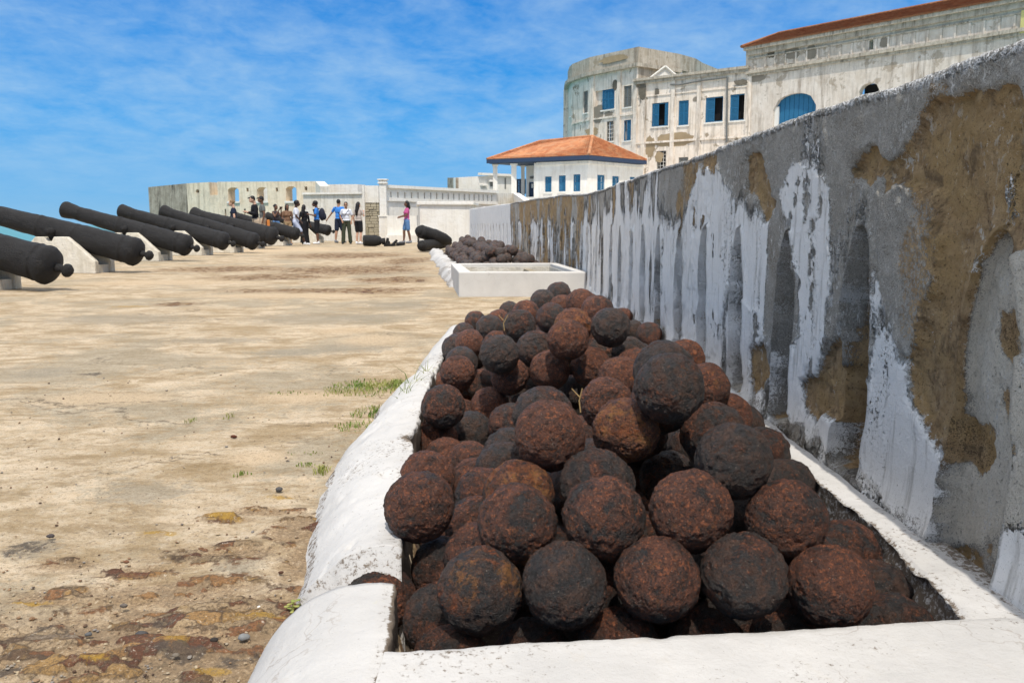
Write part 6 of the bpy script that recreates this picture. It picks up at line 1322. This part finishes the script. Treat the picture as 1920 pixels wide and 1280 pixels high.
# little succulent weed where the mound meets the side curb
wd = tag(empty('weed', on_z(549, 1152, .0)), 'small green leafy weed growing between the front mound and side curb', 'weed')
c = on_z(550, 1153, .0); mb = MB(); mb.tube(c, c + Vector((0, 0, .028)), .002, .0015, 6); mb.build('stem', M['grass'], wd)
for i in range(9):
    a = i * 2.4; zz_w = .006 + .0028 * i; L = .016 - .0006 * i; p = c + Vector((0, 0, zz_w)); q = p + Vector((math.cos(a) * L, math.sin(a) * L, .006)); mb = MB(); mb.capsule(p, q, .0015, .0042, 8, 3, flat=.4, fdir=(0, 0, 1)); mb.build('leaf', M['grass'], wd, True)
def pebble(mb, c, r, s):
    me = None; b = len(mb.v); n, k = 7, 4; pts = []
    mb.ellip(c, (r * random.uniform(.7, 1.3), r * random.uniform(.7, 1.3), r * random.uniform(.4, .7)), n, k)
    for i in range(b, len(mb.v)):
        x, y, z = mb.v[i]; f = 1 + random.uniform(-.18, .18); mb.v[i] = (c[0] + (x - c[0]) * f, c[1] + (y - c[1]) * f, c[2] + (z - c[2]) * f)
def mat_stone_(name, col): return mat_flat(name, col, .9, .35, 160, .25, .5, .002)
stones = [(438, 817, 7, (.16, .06, .04), 'reddish brown brick bit lying alone on the pale ground in the middle left'), (166, 1186, 10, (.16, .17, .19), 'blue grey pebble, leftmost of the grey stones near the bottom left'), (266, 1187, 13, (.10, .10, .11), 'dark grey slanted stone above a lighter one, bottom left'), (260, 1206, 10, (.22, .23, .25), 'light grey pebble just below the dark slanted stone'), (456, 1193, 12, (.30, .32, .35), 'pale blue grey stone by the yellow lichen near the white mound'), (233, 1133, 9, (.20, .18, .17), 'grey pebble above the dark slanted stone'), (330, 1226, 9, (.25, .22, .19), 'dull grey pebble right of the lighter grey one at the bottom'), (523, 916, 8, (.13, .13, .14), 'small dark stone beside the side curb'), (487, 1136, 5, (.7, .68, .62), 'tiny white stone near the weed'), (237, 1051, 6, (.26, .13, .08), 'small orange brown stone in the lower left'), (527, 1071, 5, (.12, .06, .04), 'tiny dark red stone left of the gap ball'), (402, 1197, 9, (.05, .045, .045), 'black stone left of the ochre patches'), (95, 1003, 8, (.10, .09, .10), 'small dark stone above the blackish stain on the left')]
for px, py, r, col, lab in stones:
    c = on_z(px, py, .012); rr = r / 1536 * c.y * 1.05; col = tuple(x * .62 for x in (col[0] * 1.05, col[1], col[2] * .9)) if col[0] < .5 else col; rr *= .85; mb = MB(); random.seed(px); mb.ellip((c.x, c.y, .010), (rr, rr * .7, rr * .55), 16, 10)
    x = np.array(mb.v); d = x - np.array([c.x, c.y, .010]); f = 1 + fbm(x[:, 0] * 70, x[:, 1] * 70, x[:, 2] * 70, px, 4, .6) * .7; mb.v = [tuple(t) for t in (np.array([c.x, c.y, .010]) + d * f[:, None])]
    tag(mb.build('stone', mat_stone_('stone_' + str(px), col), None, True), lab, 'stone', 'loose stones on the terrace')
random.seed(3)
gn = NT('gravel'); v = gn.vec('World'); cc = gn.voro(v, 60, out='Color'); bw = gn.t.nodes.new('ShaderNodeRGBToBW'); gn.L(cc, bw.inputs[0]); M['gravel'] = gn.done(gn.ramp(bw.outputs[0], (.2, (.07, .045, .032)), (.4, (.22, .13, .07)), (.6, (.40, .32, .21)), (.8, (.22, .2, .18))), .92, gn.bump(gn.noise(v, 300, 3), .5, .002))
mb = MB(); cnt = 0
while cnt < 2600:
    Y = 1.15 + random.random() ** 1.7 * 3.2; X = -.44 - random.random() ** .8 * (Y * .75); 
    dens = math.exp(-((Y - 1.35) / .45) ** 2) * .9 + .10 + .4 * math.exp(-((X + .56) / .06) ** 2)
    if random.random() > dens or X > np.interp(Y, XO_Y, XO_X) - .005: continue
    r_ = random.choice((.0012, .0015, .002, .0025, .003, .0045)) * random.uniform(.8, 1.2); zg = float(fbm(X * 2.2, Y * 2.2, 0, 11, 4) * .010 + fbm(X * 9, Y * 9, 0, 12, 4, .6) * .006)
    pebble(mb, (X, Y, zg + r_ * .3 + .002), r_, 0); cnt += 1
tag(mb.build('gravel', M['gravel']), 'scattered grit and pebbles on the terrace by the curb', 'gravel', kind='stuff')
# dry leaves / twig on the pile
for k_, (px, py, Y, ang_) in enumerate(((944, 606, 3.45, .4), (1086, 752, 2.2, 1.2))):
    c = on_y(px, py, Y - .09); tw = MB(); tw.tube(c, c + Vector((.02 * math.cos(ang_), -.005, .035)), .002, .0015, 6); tw.tube(c + Vector((0, 0, .012)), c + Vector((-.02, 0, .034)), .002, .0012, 6); tw.tube(c, c - Vector((-.004, 0, .03)), .002, .002, 6)
    tag(tw.build('twig', mat_flat('dry_twig', (.40, .27, .12), .8)), 'forked dry twig stuck between the balls at the far left shoulder' if k_ == 0 else 'short dry twig wedged between the brown middle ball and its neighbour', 'twig')
